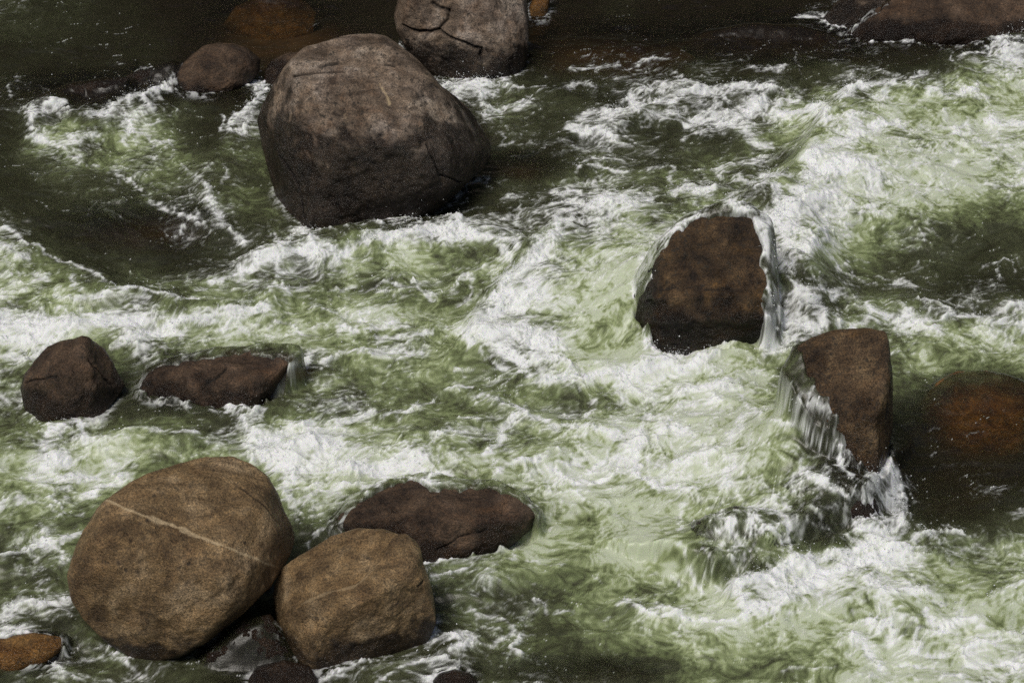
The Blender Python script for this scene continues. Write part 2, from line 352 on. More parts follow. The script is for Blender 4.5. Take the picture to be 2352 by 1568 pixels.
(9,45,.9,[(1200,1270),(1290,1310),(1330,1370),(1410,1430)]),(9,60,.6,[(1330,1210),(1480,1260),(1440,1310)]),(9,22,1,[(1560,1440),(1650,1450),(1740,1440)]),
(9,22,.6,[(1590,1360),(1700,1370),(1850,1340)]),(9,20,.6,[(1590,1470),(1650,1540)]),(9,40,.95,[(1960,1440),(2050,1420),(2200,1420),(2300,1430)]),
(9,60,.75,[(1970,1360),(2050,1310),(2200,1290)]),(9,45,.8,[(2270,1250),(2350,1220)]),(9,40,.8,[(1820,1530),(1950,1530)]),
(9,30,.75,[(20,620),(60,700),(80,780),(130,880),(180,990)]),(9,25,.8,[(20,530),(30,400),(50,370)]),(9,18,.5,[(200,850),(270,930),(370,990)]),
(9,35,.85,[(820,150),(920,190),(1020,220),(1100,260),(1150,310)]),(9,30,.75,[(1080,60),(1110,120),(1180,180)]),(9,18,.8,[(740,420),(770,540),(780,620),(800,690)]),
(9,60,.6,[(560,360),(640,330),(720,400),(740,350)]),(9,50,.6,[(280,640),(300,540),(420,470),(560,440)]),(9,25,.6,[(370,700),(400,800)]),(9,12,.6,[(400,640),(450,620),(500,650)]),
(9,25,.5,[(170,640),(230,700),(260,820)]),(9,50,.7,[(300,280),(330,220),(390,110)]),(9,40,.8,[(130,260),(60,250),(0,240)]),(9,45,.7,[(0,110),(130,60),(280,40)]),
(9,50,.3,[(2080,130),(2180,80)]),(9,60,.35,[(2100,290),(2200,250)]),(9,50,.6,[(2300,420),(2350,400)]),(9,10,.6,[(900,1470),(1040,1460),(1080,1440)]),
(9,8,.5,[(700,1480),(900,1470)]),(9,20,.5,[(520,1370),(540,1330)]),(9,22,.55,[(530,1220),(600,1180),(700,1150),(760,1150)]),
]
# raster of the lines, 2 px per sample
RW, RH = 1176, 784
STR_R = np.zeros((RH, RW), np.float32)
for sh, w, s, pts in STROKES:
    ox, oy = ORG[sh]
    P = [((ox + x * K) / 2, (oy + y * K) / 2) for x, y in pts]
    wd = max(w * K / 2 * 0.66, 1.9)
    xs = [p[0] for p in P]; ys = [p[1] for p in P]
    x0, x1 = int(max(0, min(xs) - 3 * wd)), int(min(RW, max(xs) + 3 * wd + 1))
    y0, y1 = int(max(0, min(ys) - 3 * wd)), int(min(RH, max(ys) + 3 * wd + 1))
    if x1 <= x0 or y1 <= y0: continue
    gx, gy = np.meshgrid(np.arange(x0, x1), np.arange(y0, y1))
    d, _ = seg_dist(gx, gy, P)
    v = s * np.exp(-(d / wd) ** 2)
    STR_R[y0:y1, x0:x1] = np.maximum(STR_R[y0:y1, x0:x1], v)

# patches where the water is clear and shows stone underneath: x, y, rx, ry, amount
CLEAR = [(640,70,150,70,.9),(600,40,120,60,.7),(1400,110,220,60,.8),(1750,90,260,55,.9),(1900,105,120,40,.6),(1190,385,100,40,.6),(330,510,190,60,.6),
(230,205,190,45,.85),(130,240,70,30,.6),(330,185,70,35,.7),(1000,1400,60,40,.3),(1340,1540,190,45,.45),(2260,955,150,100,.9),(640,838,110,40,.75),(420,900,130,50,.6),(480,850,180,60,.55),
(1890,1185,95,85,.5),(1700,1300,95,55,.38),(1660,1290,70,70,.25),(1940,1080,60,70,.6),(1870,950,50,100,.55),(1830,870,50,40,.5),
(1010,1180,220,70,.5),(830,1190,60,50,.5),(70,1500,120,45,.7),(640,1540,120,40,.6),(1045,1550,70,30,.6),(2200,1120,150,80,.35),
(1500,720,40,60,.5),(2330,930,60,70,.6),(1230,20,60,40,.5),(660,150,60,40,.5),(2200,90,200,25,.5),(500,215,80,20,.4)]
FLOW = [(1750,640,.45,1,90),(1500,740,.1,1,60),(1400,690,-.8,.55,170),(1850,1200,-.35,1,150),(1700,1250,-.3,1,140),(2060,1160,.1,1,70),(1600,1100,-.6,.8,170),
(540,440,.15,1,90),(600,300,-.5,.8,80),(320,560,1,.25,180),(130,600,1,.5,120),(1300,1330,1,.32,200),(1150,1430,1,.35,180),(1700,1430,1,.1,150),(260,320,.5,.9,150),
(90,880,-.5,1,80),(640,1000,-.6,1,80),(1950,350,-.7,.7,170),(1240,300,1,-.3,150),(1450,400,1,-.12,200)]

# ------------------------------------------------------------------ heights of the water
SY = 1 / math.sin(DEP)
MOUND = [(1832,1075,100,85,.62),(1840,665,75,115,.55),(1455,745,60,70,.32),(1690,800,80,38,.26),(1800,1170,240,110,.22),(1600,610,260,130,.42),(1370,680,150,100,.34),(1700,520,150,60,.12),(350,575,230,60,-.28),(130,640,140,60,.14),(920,580,240,45,.12),(1120,700,150,60,-.1),
(2050,430,260,110,.18),(1900,600,140,60,-.15),(2200,600,220,70,-.12),(2150,1050,170,90,-.2),(1780,1060,260,110,.3),(1150,1050,260,70,.1),(350,1010,200,40,.1),
(1150,1420,220,60,-.08),(1950,1420,220,60,.16),(560,1010,90,40,-.12),(250,470,260,70,.1),(500,420,100,90,.12),(560,1470,120,70,-.22),(880,930,240,60,-.06)]
RIDGE = [([(1560,1310),(1640,1335),(1720,1315),(1800,1275),(1900,1235),(1990,1190),(2040,1110)],.42,120,26),([(180,680),(280,690),(380,688),(450,672),(540,630),(600,600)],.17,22,60),([(0,775),(200,765),(350,745),(480,722),(610,705)],.17,45,35),
([(640,590),(760,560),(900,540),(1020,540),(1130,560),(1190,600)],.2,40,80),
([(1740,510),(1790,480),(1840,420),(1880,340),(1930,265),(2010,215),(2150,165),(2352,120)],.42,28,190),
([(1090,750),(1150,680),(1230,610),(1290,540),(1400,500)],.26,26,110),([(1110,800),(1240,840),(1400,860),(1550,850)],.12,45,45),
([(1690,1380),(1720,1345),(1790,1315),(1870,1290),(1970,1255),(2060,1220)],.24,16,80),([(1690,1440),(1850,1425),(2000,1370),(2100,1390),(2352,1350)],.14,60,100),
([(70,290),(90,262),(150,250)],.2,22,45),([(210,265),(300,235),(400,200)],.2,20,60),([(1310,300),(1420,305),(1500,265),(1700,245)],.14,30,22),([(1552,220),(1700,205),(1790,205)],.12,28,18),
([(2000,720),(2150,700),(2352,690)],.14,30,60),([(590,985),(640,1010),(760,1015),(1000,1010)],.12,28,60),([(1180,950),(1300,980),(1400,1000)],.08,22,22),
([(1420,1385),(1500,1410),(1600,1420)],.07,14,24),([(10,530),(130,580),(250,655)],.1,18,60),([(0,1300),(60,1270),(130,1245)],.1,18,30)]
def base_height(px, py):
    h = np.zeros(px.shape)
    for cx, cy, rx, ry, a in MOUND:
        h += a * np.exp(-((px - cx) / rx) ** 2 - ((py - cy) / ry) ** 2)
    qy = py * SY
    for pts, a, wu, wd in RIDGE:
        d, s = seg_dist(px, qy, [(x, y * SY) for x, y in pts])
        w = np.where(s < 0, wu, wd)
        h += a * np.exp(-(d / (w * 1.25)) ** 1.6)
    return h

NX, NY = 1480, 1120
xf = np.linspace(-10.6, 10.6, NX); yf = np.linspace(-9.0, 13.6, NY)
gro = lambda n, s: np.cumsum(s * 1.16 ** np.arange(1, n + 1))
xs = np.concatenate([xf[0] - gro(22, .1)[::-1], xf, xf[-1] + gro(22, .1)])
ys = np.concatenate([yf[0] - gro(16, .1)[::-1], yf, yf[-1] + gro(14, .1)])
GXm, GYm = np.meshgrid(xs, ys)
SHP = GXm.shape
pxa, pya = project(np.stack([GXm, GYm, np.zeros(SHP)], -1).reshape(-1, 3))
pxa = pxa.reshape(SHP); pya = pya.reshape(SHP)
# coarse evaluation of the swell, then spread to the grid
cxs = np.arange(-400, 2800, 8.0); cys = np.arange(-400, 2100, 8.0)
cgx, cgy = np.meshgrid(cxs, cys)
HB = base_height(cgx, cgy)
def swell(px, py):
    return bil(HB, (px + 400) / 8.0, (py + 400) / 8.0)
H0 = swell(pxa, pya)
def swell_xy(x, y):
    p = project(np.stack([np.atleast_1d(x), np.atleast_1d(y), np.zeros(np.size(x))], -1))
    return swell(p[0], p[1])
def water_hit(px, py):
    z = 0.0
    for _ in range(12):
        g = ground(px, py, z)
        z = 0.5 * z + 0.5 * float(swell_xy(g[:, 0], g[:, 1])[0])
    return g[0], z

# ------------------------------------------------------------------ helpers for objects and materials
def tag(o, label=None, cat=None, group=None, kind=None):
    if label: o['label'] = label
    if cat: o['category'] = cat
    if group: o['group'] = group
    if kind: o['kind'] = kind
    return o

def mesh_np(name, V, Q, attrs=None, smooth=True):
    me = bpy.data.meshes.new(name)
    n, m, k = len(V), len(Q), Q.shape[1]
    me.vertices.add(n)
    me.vertices.foreach_set('co', np.ascontiguousarray(V, np.float32).ravel())
    me.loops.add(m * k)
    me.loops.foreach_set('vertex_index', np.ascontiguousarray(Q, np.int32).ravel())
    me.polygons.add(m)
    me.polygons.foreach_set('loop_start', np.arange(0, m * k, k, dtype=np.int32))
    me.update(calc_edges=True)
    if smooth:
        me.polygons.foreach_set('use_smooth', np.ones(m, bool))
    for an, av in (attrs or {}).items():
        a = me.attributes.new(an, 'FLOAT', 'POINT')
        a.data.foreach_set('value', np.ascontiguousarray(av, np.float32).ravel())
    me.update()
    return me

class NT_:
    """small helper for building node trees"""
    def __init__(s, name):
        s.m = bpy.data.materials.new(name); s.m.use_nodes = True
        s.t = s.m.node_tree; s.t.nodes.clear()
        s.out = s.t.nodes.new('ShaderNodeOutputMaterial')
    def n(s, typ, ins=None, **kw):
        d = s.t.nodes.new('ShaderNode' + typ)
        for k, v in kw.items(): setattr(d, k, v)
        for k, v in (ins or {}).items(): s.set(d.inputs[k], v)
        return d
    def set(s, sock, v):
        if isinstance(v, bpy.types.NodeSocket): s.t.links.new(v, sock)
        else: sock.default_value = v
    def attr(s, name): return s.n('Attribute', attribute_name=name).outputs['Fac']
    def math(s, op, a, b=0.0, c=0.0, clamp=False):
        d = s.n('Math', operation=op, use_clamp=clamp)
        s.set(d.inputs[0], a); s.set(d.inputs[1], b); s.set(d.inputs[2], c)
        return d.outputs[0]
    def mix(s, f, a, b, mode='MIX'):
        d = s.n('Mix', data_type='RGBA', blend_type=mode)
        s.set(d.inputs['Factor'], f); s.set(d.inputs[6], a); s.set(d.inputs[7], b)
        return d.outputs[2]
    def ramp(s, f, stops):
        d = s.n('ValToRGB'); s.set(d.inputs[0], f)
        e = d.color_ramp.elements
        while len(e) < len(stops): e.new(0.5)
        for el, (p, c) in zip(e, stops):
            el.position = p; el.color = (*c, 1) if len(c) == 3 else c
        return d.outputs[0]
    def noise(s, vec, scale, detail=4, rough=.55, dist=0.0, out=0):
        d = s.n('TexNoise', {'Scale': scale, 'Detail': detail, 'Roughness': rough, 'Distortion': dist})
        s.set(d.inputs['Vector'], vec)
        return d.outputs[out]

def water_material():
    b = NT_('river_water')
    foam, air, clear = b.attr('foam'), b.attr('air'), b.attr('clear')
    geo = b.n('NewGeometry').outputs['Position']
    base = b.ramp(air, [(0.0, (.013, .010, .006)), (.22, (.028, .029, .015)), (.45, (.064, .070, .036)), (.66, (.155, .185, .085)), (.85, (.315, .365, .19)), (1.0, (.52, .57, .42))])
    col = b.mix(foam, base, (.80, .82, .81, 1))
    fine = b.noise(geo, 55, 3, .65)
    bump = b.n('Bump', {'Strength': .2, 'Distance': .012, 'Height': fine})
    rough = b.math('MULTIPLY_ADD', foam, .45, .26)
    p = b.n('BsdfPrincipled', {'Base Color': col, 'Roughness': rough, 'IOR': 1.33, 'Normal': bump.outputs[0], 'Subsurface Weight': .6, 'Subsurface Radius': (.5, .6, .4), 'Subsurface Scale': .12})
    tr = b.n('BsdfTransparent', {'Color': (.80, .74, .60, 1)})
    mx = b.n('MixShader')
    b.set(mx.inputs[0], b.math('MULTIPLY', clear, b.math('SUBTRACT', 1.0, foam, clamp=True)))
    b.set(mx.inputs[1], p.outputs[0]); b.set(mx.inputs[2], tr.outputs[0])
    # the surface keeps its gleam where it is clear
    gl = b.n('BsdfGlossy', {'Roughness': .28, 'Normal': bump.outputs[0], 'Color': (1, 1, 1, 1)})
    fr = b.n('Fresnel', {'IOR': 1.33, 'Normal': bump.outputs[0]})
    m2 = b.n('MixShader')
    b.set(m2.inputs[0], b.math('MULTIPLY', fr.outputs[0], clear)); b.set(m2.inputs[1], mx.outputs[0]); b.set(m2.inputs[2], gl.outputs[0])
    b.t.links.new(m2.outputs[0], b.out.inputs[0])
    return b.m

def rock_material(name, dark, mid, light, spot=.5, grain=1.0, rust=(.16, .075, .03), rustamt=.35, wetmul=.14):
    b = NT_(name)
    co = b.n('TexCoord').outputs['Object']
    wet, vein, crack = b.attr('wet'), b.attr('vein'), b.attr('crack')
    n1 = b.noise(co, .9, 5, .6, .6)
    n2 = b.noise(co, 3.5, 6, .65, .3)
    n3 = b.noise(co, 42, 3, .7)
    n4 = b.noise(co, 95, 2, .7)
    c = b.ramp(b.math('ADD', b.math('MULTIPLY', n1, .55), b.math('MULTIPLY', n2, .45)), [(.39, dark), (.5, mid), (.61, light)])
    rm = b.ramp(b.noise(co, 1.7, 5, .6, 1.0), [(.52, (0, 0, 0)), (.68, (1, 1, 1))])
    c = b.mix(b.math('MULTIPLY', rm, rustamt), c, (*rust, 1))
    # mineral grain and dark lichen specks
    gr = b.ramp(n3, [(.34, (.28, .27, .26)), (.5, (1, 1, 1)), (.66, (1.75, 1.65, 1.5))])
    c = b.mix(.75 * grain, c, gr, 'MULTIPLY')
    gr2 = b.ramp(n4, [(.36, (.4, .4, .4)), (.52, (1, 1, 1)), (.68, (1.6, 1.5, 1.4))])
    c = b.mix(.6 * grain, c, gr2, 'MULTIPLY')
    sp = b.ramp(b.noise(co, 13, 4, .7), [(.55, (0, 0, 0)), (.6, (1, 1, 1))])
    sp2 = b.ramp(n2, [(.42, (0, 0, 0)), (.58, (1, 1, 1))])
    c = b.mix(b.math('MULTIPLY', b.math('MULTIPLY', sp, sp2), spot), c, (.03, .026, .02, 1))
    st = b.n('Mapping', {'Vector': co, 'Rotation': (.4, .3, .6), 'Scale': (1.0, 3.5, 1.4)}).outputs[0]
    bands = b.ramp(b.noise(st, 1.6, 6, .62, .8), [(.36, (.42, .40, .38)), (.5, (1, 1, 1)), (.63, (1.4, 1.36, 1.3))])
    c = b.mix(.7, c, bands, 'MULTIPLY')
    gp = b.ramp(b.noise(co, 1.3, 5, .65, .5), [(.47, (0, 0, 0)), (.6, (1, 1, 1))])
    c = b.mix(b.math('MULTIPLY', gp, .45), c, b.mix(1.0, c, (1.25, 1.32, 1.5, 1), 'MULTIPLY'))
    vo = b.n('TexVoronoi', {'Scale': 5.5, 'Randomness': 1.0})
    b.set(vo.inputs['Vector'], b.mix(.06, co, b.noise(co, 9, 3, .6, 0, 1)))
    pit = b.ramp(vo.outputs['Distance'], [(.10, (1, 1, 1)), (.2, (0, 0, 0))])
    pm = b.ramp(b.noise(co, 2.1, 3, .6, .3), [(.5, (0, 0, 0)), (.58, (1, 1, 1))])
    c = b.mix(b.math('MULTIPLY', b.math('MULTIPLY', pit, pm), .75), c, (.022, .018, .014, 1))
    dk = b.ramp(b.noise(co, 2.6, 8, .72, .4), [(.56, (0, 0, 0)), (.62, (1, 1, 1))])
    c = b.mix(b.math('MULTIPLY', dk, spot * .8), c, b.mix(1.0, c, (.3, .28, .27, 1), 'MULTIPLY'))
    c = b.mix(vein, c, (.55, .42, .25, 1))
    c = b.mix(crack, c, (.012, .010, .008, 1))
    c = b.mix(b.math('MULTIPLY', wet, 1.0), c, b.mix(1.0, c, (wetmul, wetmul * .92, wetmul * .85, 1), 'MULTIPLY'))
    h = b.math('ADD', b.math('MULTIPLY', n3, .6), b.math('ADD', b.math('MULTIPLY', n2, 1.5), b.math('MULTIPLY', n4, .35)))
    bump = b.n('Bump', {'Strength': .9, 'Distance': .045, 'Height': h})
    rg = b.math('MULTIPLY_ADD', wet, -.27, .46)
    p = b.n('BsdfPrincipled', {'Base Color': c, 'Roughness': rg, 'IOR': 1.4, 'Normal': bump.outputs[0]})
    b.t.links.new(p.outputs[0], b.out.inputs[0])
    return b.m

# ------------------------------------------------------------------ boulders
_CS = {}
COLLAR = []
FILM = []
def cube_sphere(n):
    if n in _CS: return _CS[n]
    a = np.tan(np.linspace(-np.pi / 4, np.pi / 4, n + 1))
    u, v = np.meshgrid(a, a)
    o = np.ones_like(u)
    F = [(o, u, v), (-o, -u, v), (-u, o, v), (u, -o, v), (u, v, o), (u, -v, -o)]
    V = []; Q = []
    i = np.arange((n + 1) ** 2).reshape(n + 1, n + 1)
    q = np.stack([i[:-1, :-1], i[:-1, 1:], i[1:, 1:], i[1:, :-1]], -1).reshape(-1, 4)
    for k, f in enumerate(F):
        V.append(np.stack(f, -1).reshape(-1, 3)); Q.append(q + k * (n + 1) ** 2)
    V = np.concatenate(V); Q = np.concatenate(Q)
    V /= np.linalg.norm(V, axis=1)[:, None]
    _, first, inv = np.unique(np.round(V * 1e5).astype(np.int64), axis=0, return_index=True, return_inverse=True)
    V = V[first]; Q = inv.ravel()[Q]
    # outward winding
    c = V[Q].mean(1); nn = np.cross(V[Q[:, 1]] - V[Q[:, 0]], V[Q[:, 2]] - V[Q[:, 0]])
    fl = (c * nn).sum(1) < 0
    Q[fl] = Q[fl][:, ::-1]
    _CS[n] = (V, Q)
    return _CS[n]

def vnormals(V, Q):
    fn = np.cross(V[Q[:, 2]] - V[Q[:, 0]], V[Q[:, 3]] - V[Q[:, 1]])
    N = np.zeros_like(V)
    for k in range(4):
        for ax in range(3):
            N[:, ax] += np.bincount(Q[:, k], fn[:, ax], len(V))
    return N / (np.linalg.norm(N, axis=1)[:, None] + 1e-12)

def boulder(name, label, cat, group, mat, poly, contact, thick=.8, ex=.8, n=70, rough=.05, cuts=(), veins=(), cracks=(), ridges=(), wet=(.15, .12), seed=1, dz=0.0, center=None, smooth=2.0, wetlines=(), collar=True, window=None):
    poly = np.array(poly, float)
    if center is None:
        c = (poly.max(0) + poly.min(0)) / 2
    else:
        c = np.array(center, float)
    # outline as a radius by angle
    A = np.linspace(-np.pi, np.pi, 721)[:-1]
    rr = np.zeros(720)
    P2 = np.vstack([poly, poly[:1]]) - c
    for (x0, y0), (x1, y1) in zip(P2[:-1], P2[1:]):
        dx, dy = x1 - x0, y1 - y0
        den = np.cos(A) * dy + np.sin(A) * dx       # direction (cos, -sin) in pixels
        with np.errstate(all='ignore'):
            r = (x0 * dy - y0 * dx) / den
            s = np.where(abs(dx) > abs(dy), (r * np.cos(A) - x0) / dx, (-r * np.sin(A) - y0) / dy)
        ok = (r > 0) & (s >= -1e-6) & (s <= 1 + 1e-6) & np.isfinite(r)
        rr = np.where(ok & (r > rr), r, rr)
    k = int(smooth * 2)
    ker = np.exp(-np.linspace(-2, 2, 2 * k + 1) ** 2); ker /= ker.sum()
    rr = np.convolve(np.concatenate([rr[-k:], rr, rr[:k]]), ker, 'valid')
    S, Q = cube_sphere(n)
    th = np.arctan2(S[:, 1], S[:, 0]); rho = np.hypot(S[:, 0], S[:, 1])
    R = np.interp(th, A, rr, period=2 * np.pi)
    Rm = rr.mean()
    # towards the middle the outline's corners fade so that no spokes show
    Rb = np.interp(th, A, blur(np.tile(rr, 3)[None, :], 40, 2)[0, 720:1440], period=2 * np.pi)
    w = sstep(.35, 1.0, rho)
    R = R * w + Rb * (1 - w)
    q = rho ** ex * R
    Dp = Rm * thick * np.sign(S[:, 2]) * np.abs(S[:, 2]) ** ex
    # unit offsets per metre of distance
    off = (q * np.cos(th))[:, None] * RT + (q * np.sin(th))[:, None] * UP + Dp[:, None] * NT
    off /= FPX
    ctr = ray(c[0], c[1]).reshape(3)
    m = Rm / FPX
    for (nx, ny, nz, d, kk) in cuts:
        nv = np.array([nx, ny, nz], float); nv /= np.linalg.norm(nv)
        e = (off @ nv) / m - d
        e = np.where(e > 0.12, e - .06, np.where(e > 0, e * e / .24, 0))
        off -= nv[None, :] * (e * m * kk)[:, None]
    nrm = vnormals(off, Q)
    U = off / m
    face = sstep(-.1, .35, S[:, 2])
    damp = .35 + .65 * sstep(.0, .35, 1 - rho)
    off = off + nrm * (m * rough * damp * (1.1 * perlin3(U * 1.1, seed) + .55 * perlin3(U * 2.3, seed + 5) + .34 * (perlin3(U * 4.7, seed + 9)) - .3 * np.maximum(0, .5 - np.abs(perlin3(U * 3.1, seed + 15)) * 2.2) + .22 * perlin3(U * 10, seed + 11) + .14 * perlin3(U * 21, seed + 13)))[:, None]
    px = PW / 2 + FPX * ((ctr + off) @ RT) / -((ctr + off) @ NT); py = PH / 2 - FPX * ((ctr + off) @ UP) / -((ctr + off) @ NT)
    wob = 5 * perlin3(U * 6, seed + 20); wob2 = 5 * perlin3(U * 6, seed + 21)
    for pts, amp, wu, wd in ridges:              # amp in metres per 35 m, widths in picture units
        d, s = seg_dist(px + wob, py + wob2, pts)
        ww = np.where(s < 0, wu, wd)
        off = off + nrm * (face * amp / 35 * np.exp(-(d / ww) ** 1.5))[:, None]
    crack = np.zeros(len(S)); vein = np.zeros(len(S))
    for pts, wdt, dep in cracks:
        d, s = seg_dist(px + wob * .6, py + wob2 * .6, pts)
        g = np.exp(-(d / wdt) ** 2) * face
        off = off - nrm * (g * dep / 35)[:, None]
        crack = np.maximum(crack, g * .9)
    for pts, wdt, st in veins:
        d, s = seg_dist(px + wob * .25, py + wob2 * .25, pts)
        vw = wdt * (.62 + .7 * perlin3(U * 9, seed + 31) + .25 * perlin3(U * 30, seed + 32))
        vein = np.maximum(vein, st * face * sstep(1.0, .55, d / np.maximum(vw, .6)) * (.8 + .35 * perlin3(U * 25, seed + 33)))
    # distance so that the stone's front meets the water where the photograph shows it
    d2 = np.hypot(px - contact[0], py - contact[1])
    cand = np.argsort(d2)[:60]
    dpt = off[cand] @ NT
    i = cand[np.argmax(dpt - d2[cand] * m / Rm * .6)]
    _, zw = water_hit(contact[0], contact[1])
    t = (zw + dz - CAMP[2]) / (ctr[2] + off[i, 2])
    V = off * t
    base = CAMP + ctr * t
    W = V + base
    wz = swell_xy(W[:, 0], W[:, 1])
    nz = perlin3(W * 2.2, seed + 40) * .6 + perlin3(W * 5.5, seed + 41) * .35 + perlin3(W * 13, seed + 42) * .2
    wv = sstep(wet[1] * .5, -wet[1] * .5, W[:, 2] - np.maximum(wz, zw - .2) - wet[0] + nz * wet[1] * 1.6)
    for pts, wdt, st in wetlines:
        d, s = seg_dist(px + wob * 3, py + wob2 * 3, pts)
        wv = np.maximum(wv, st * sstep(1.2, .6, d / wdt + nz * .5))
    me = mesh_np(name, V, Q, {'wet': wv, 'vein': np.clip(vein, 0, 1), 'crack': np.clip(crack, 0, 1)})
    me.materials.append(mat)
    o = bpy.data.objects.new(name, me)
    o.location = base
    COL.objects.link(o)
    if window is not None: FILM.append((W, vnormals(W, Q), window))
    if collar and window != 'all': COLLAR.append(W[np.abs(W[:, 2] - wz) < .05])
    tag(o, label, cat, group)
    return o

M_grey = rock_material('grey_brown_stone', (.09, .064, .044), (.21, .16, .118), (.39, .325, .26), spot=.85, rustamt=.3)
M_tan = rock_material('tan_stone', (.10, .064, .031), (.215, .145, .072), (.35, .255, .145), spot=.45, rustamt=.3, rust=(.2, .115, .05))
M_brown = rock_material('brown_stone', (.034, .021, .013), (.082, .053, .033), (.15, .10, .064), spot=.4, rust=(.12, .062, .028), wetmul=.27)
M_ochre = rock_material('ochre_wet_stone', (.09, .045, .016), (.21, .115, .036), (.33, .20, .07), spot=.5, rust=(.24, .12, .03), rustamt=.6, wetmul=.85)
M_speckled = rock_material('dark_speckled_stone', (.03, .020, .012), (.10, .065, .035), (.20, .14, .075), spot=.8, grain=1.25, rust=(.15, .085, .03), rustamt=.5, wetmul=.5)
M_rust = rock_material('rust_streaked_stone', (.016, .010, .006), (.065, .040, .019), (.15, .095, .045), spot=.8, rust=(.14, .075, .02), rustamt=.5, wetmul=.2)
GRP = 'boulders standing in the rapids'
GSUB = 'stones under the moving water'

boulder('boulder', 'largest grey brown boulder with a flat pitted top and dark wet foot', 'boulder', GRP, M_grey,
    [(650,560),(640,505),(617,440),(598,370),(583,300),(578,272),(600,240),(625,200),(650,160),(675,135),(700,112),(745,97),(800,83),(850,79),(885,86),(910,104),(945,132),(978,165),(1012,195),(1046,216),(1086,246),(1120,285),(1146,325),(1140,350),(1105,395),(1060,440),(1000,490),(900,545),(800,580),(720,590)],
    (720,524), thick=.85, ex=.82, n=120, rough=.055, seed=3, wet=(1.5,.6),
    cuts=[(.1,-.45,1,.52,.85),(-.75,-.6,.25,.62,.75),(.1,-1,-.05,.58,.85),(.8,-.3,.55,.62,.7)],
    ridges=[([(905,120),(960,180),(1010,230),(1080,270),(1120,320)],.10,40,60),([(700,250),(660,330),(650,420)],.08,50,40)],
    cracks=[([(640,330),(690,420),(700,500)],1.5,.03),([(980,330),(1010,400),(1060,420)],1.6,.04),([(672,176),(720,168),(770,165),(792,166)],1.8,.06),([(830,260),(850,300),(865,345)],1.6,.03),([(800,200),(812,235),(825,262)],1.3,.02),([(735,152),(775,145)],4,.04),([(885,155),(905,160)],2,.03)],
    veins=[([(878,205),(890,225),(893,240)],6,.8),([(872,195),(880,215)],4,.5),([(790,260),(800,290)],2,.4)],
    wetlines=[([(600,300),(605,360),(620,430)],22,.8)])
boulder('boulder', 'grey boulder with a jagged dark crack at the top edge behind the largest boulder', 'boulder', GRP, M_grey,
    [(905,40),(912,75),(935,115),(970,155),(1000,190),(1050,215),(1120,222),(1190,205),(1208,150),(1215,80),(1210,0),(1195,-60),(1130,-110),(1040,-115),(960,-70),(915,0)],
    (1100,190), thick=.85, ex=.8, n=100, rough=.06, seed=11, wet=(.5,.35),
    cuts=[(-.3,-1,.25,.62,.7),(.5,-.8,.5,.68,.6)],
    ridges=[([(985,95),(1020,75),(1060,85),(1105,112)],.13,14,50),([(1110,-10),(1130,60),(1160,130)],.08,40,25)],
    cracks=[([(925,60),(960,72),(990,72),(1010,66),(1035,80),(1060,90),(1085,102),(1105,110),(1102,122)],2.4,.10),([(995,8),(1010,18),(1030,26)],4,.06),([(1005,68),(1028,45),(1030,22)],2,.06)],
    veins=[([(1150,130),(1155,160),(1165,175)],9,.15)])
boulder('boulder', 'small dark red brown boulder left of the largest boulder, among the back stones', 'boulder', GRP, M_brown,
    [(392,200),(400,175),(420,148),(445,125),(468,108),(500,100),(540,102),(572,112),(598,132),(597,160),(570,195),(530,225),(470,240),(410,240)],
    (470,216), thick=.8, n=60, rough=.08, seed=21, wet=(.1,.15), cuts=[(0,-.8,.6,.6,.6),(.6,-.5,.5,.7,.5)])
boulder('boulder', 'little wet stone wedged against the left shoulder of the largest boulder', 'boulder', GRP, M_brown,
    [(606,190),(610,160),(625,138),(660,122),(700,118),(700,150),(670,180),(640,215),(612,215)],
    (622,198), thick=.8, n=40, rough=.06, seed=25, wet=(.35,.1))
boulder('boulder', 'angular dark brown boulder with a flat top facet at the left edge of the rapids', 'boulder', GRP, M_brown,
    [(45,892),(52,862),(80,828),(110,796),(140,782),(165,778),(205,779),(236,800),(258,832),(276,868),(288,885),(265,915),(240,960),(180,1000),(115,985),(60,945)],
    (178,966), thick=.85, ex=.8, n=80, rough=.07, seed=33, wet=(.4,.35),
    cuts=[(-.6,-.7,.5,.55,.8),(.75,-.55,.45,.5,.8),(.1,-1,.0,.62,.7),(-.3,-.2,1,.72,.7)],
    ridges=[([(190,785),(185,830),(215,880)],.10,25,25),([(70,880),(130,872),(190,850)],.07,18,25)],
    cracks=[([(66,878),(110,868),(135,866)],2,.05),([(195,830),(225,860),(255,885)],1.6,.05)])
boulder('boulder', 'low brown stone barely above the water right of the angular dark boulder', 'boulder', GRP, M_brown,
    [(315,900),(335,850),(400,825),(500,800),(600,795),(680,800),(690,815),(655,860),(630,900),(590,960),(490,990),(420,950),(340,930)],
    (480,940), thick=.55, ex=.85, n=80, rough=.06, seed=37, wet=(.2,.3), dz=-.06, cuts=[(0,-.35,1,.42,.8),(.1,-1,.3,.55,.6)],
    ridges=[([(350,880),(430,850),(520,850),(580,870)],.05,25,40)],cracks=[([(478,880),(500,868),(520,850)],3,.04)], window=[(340,890),(350,862),(420,845),(500,830),(560,822),(620,830),(650,845),(640,870),(610,900),(570,938),(530,942),(480,940),(440,915),(400,895)])
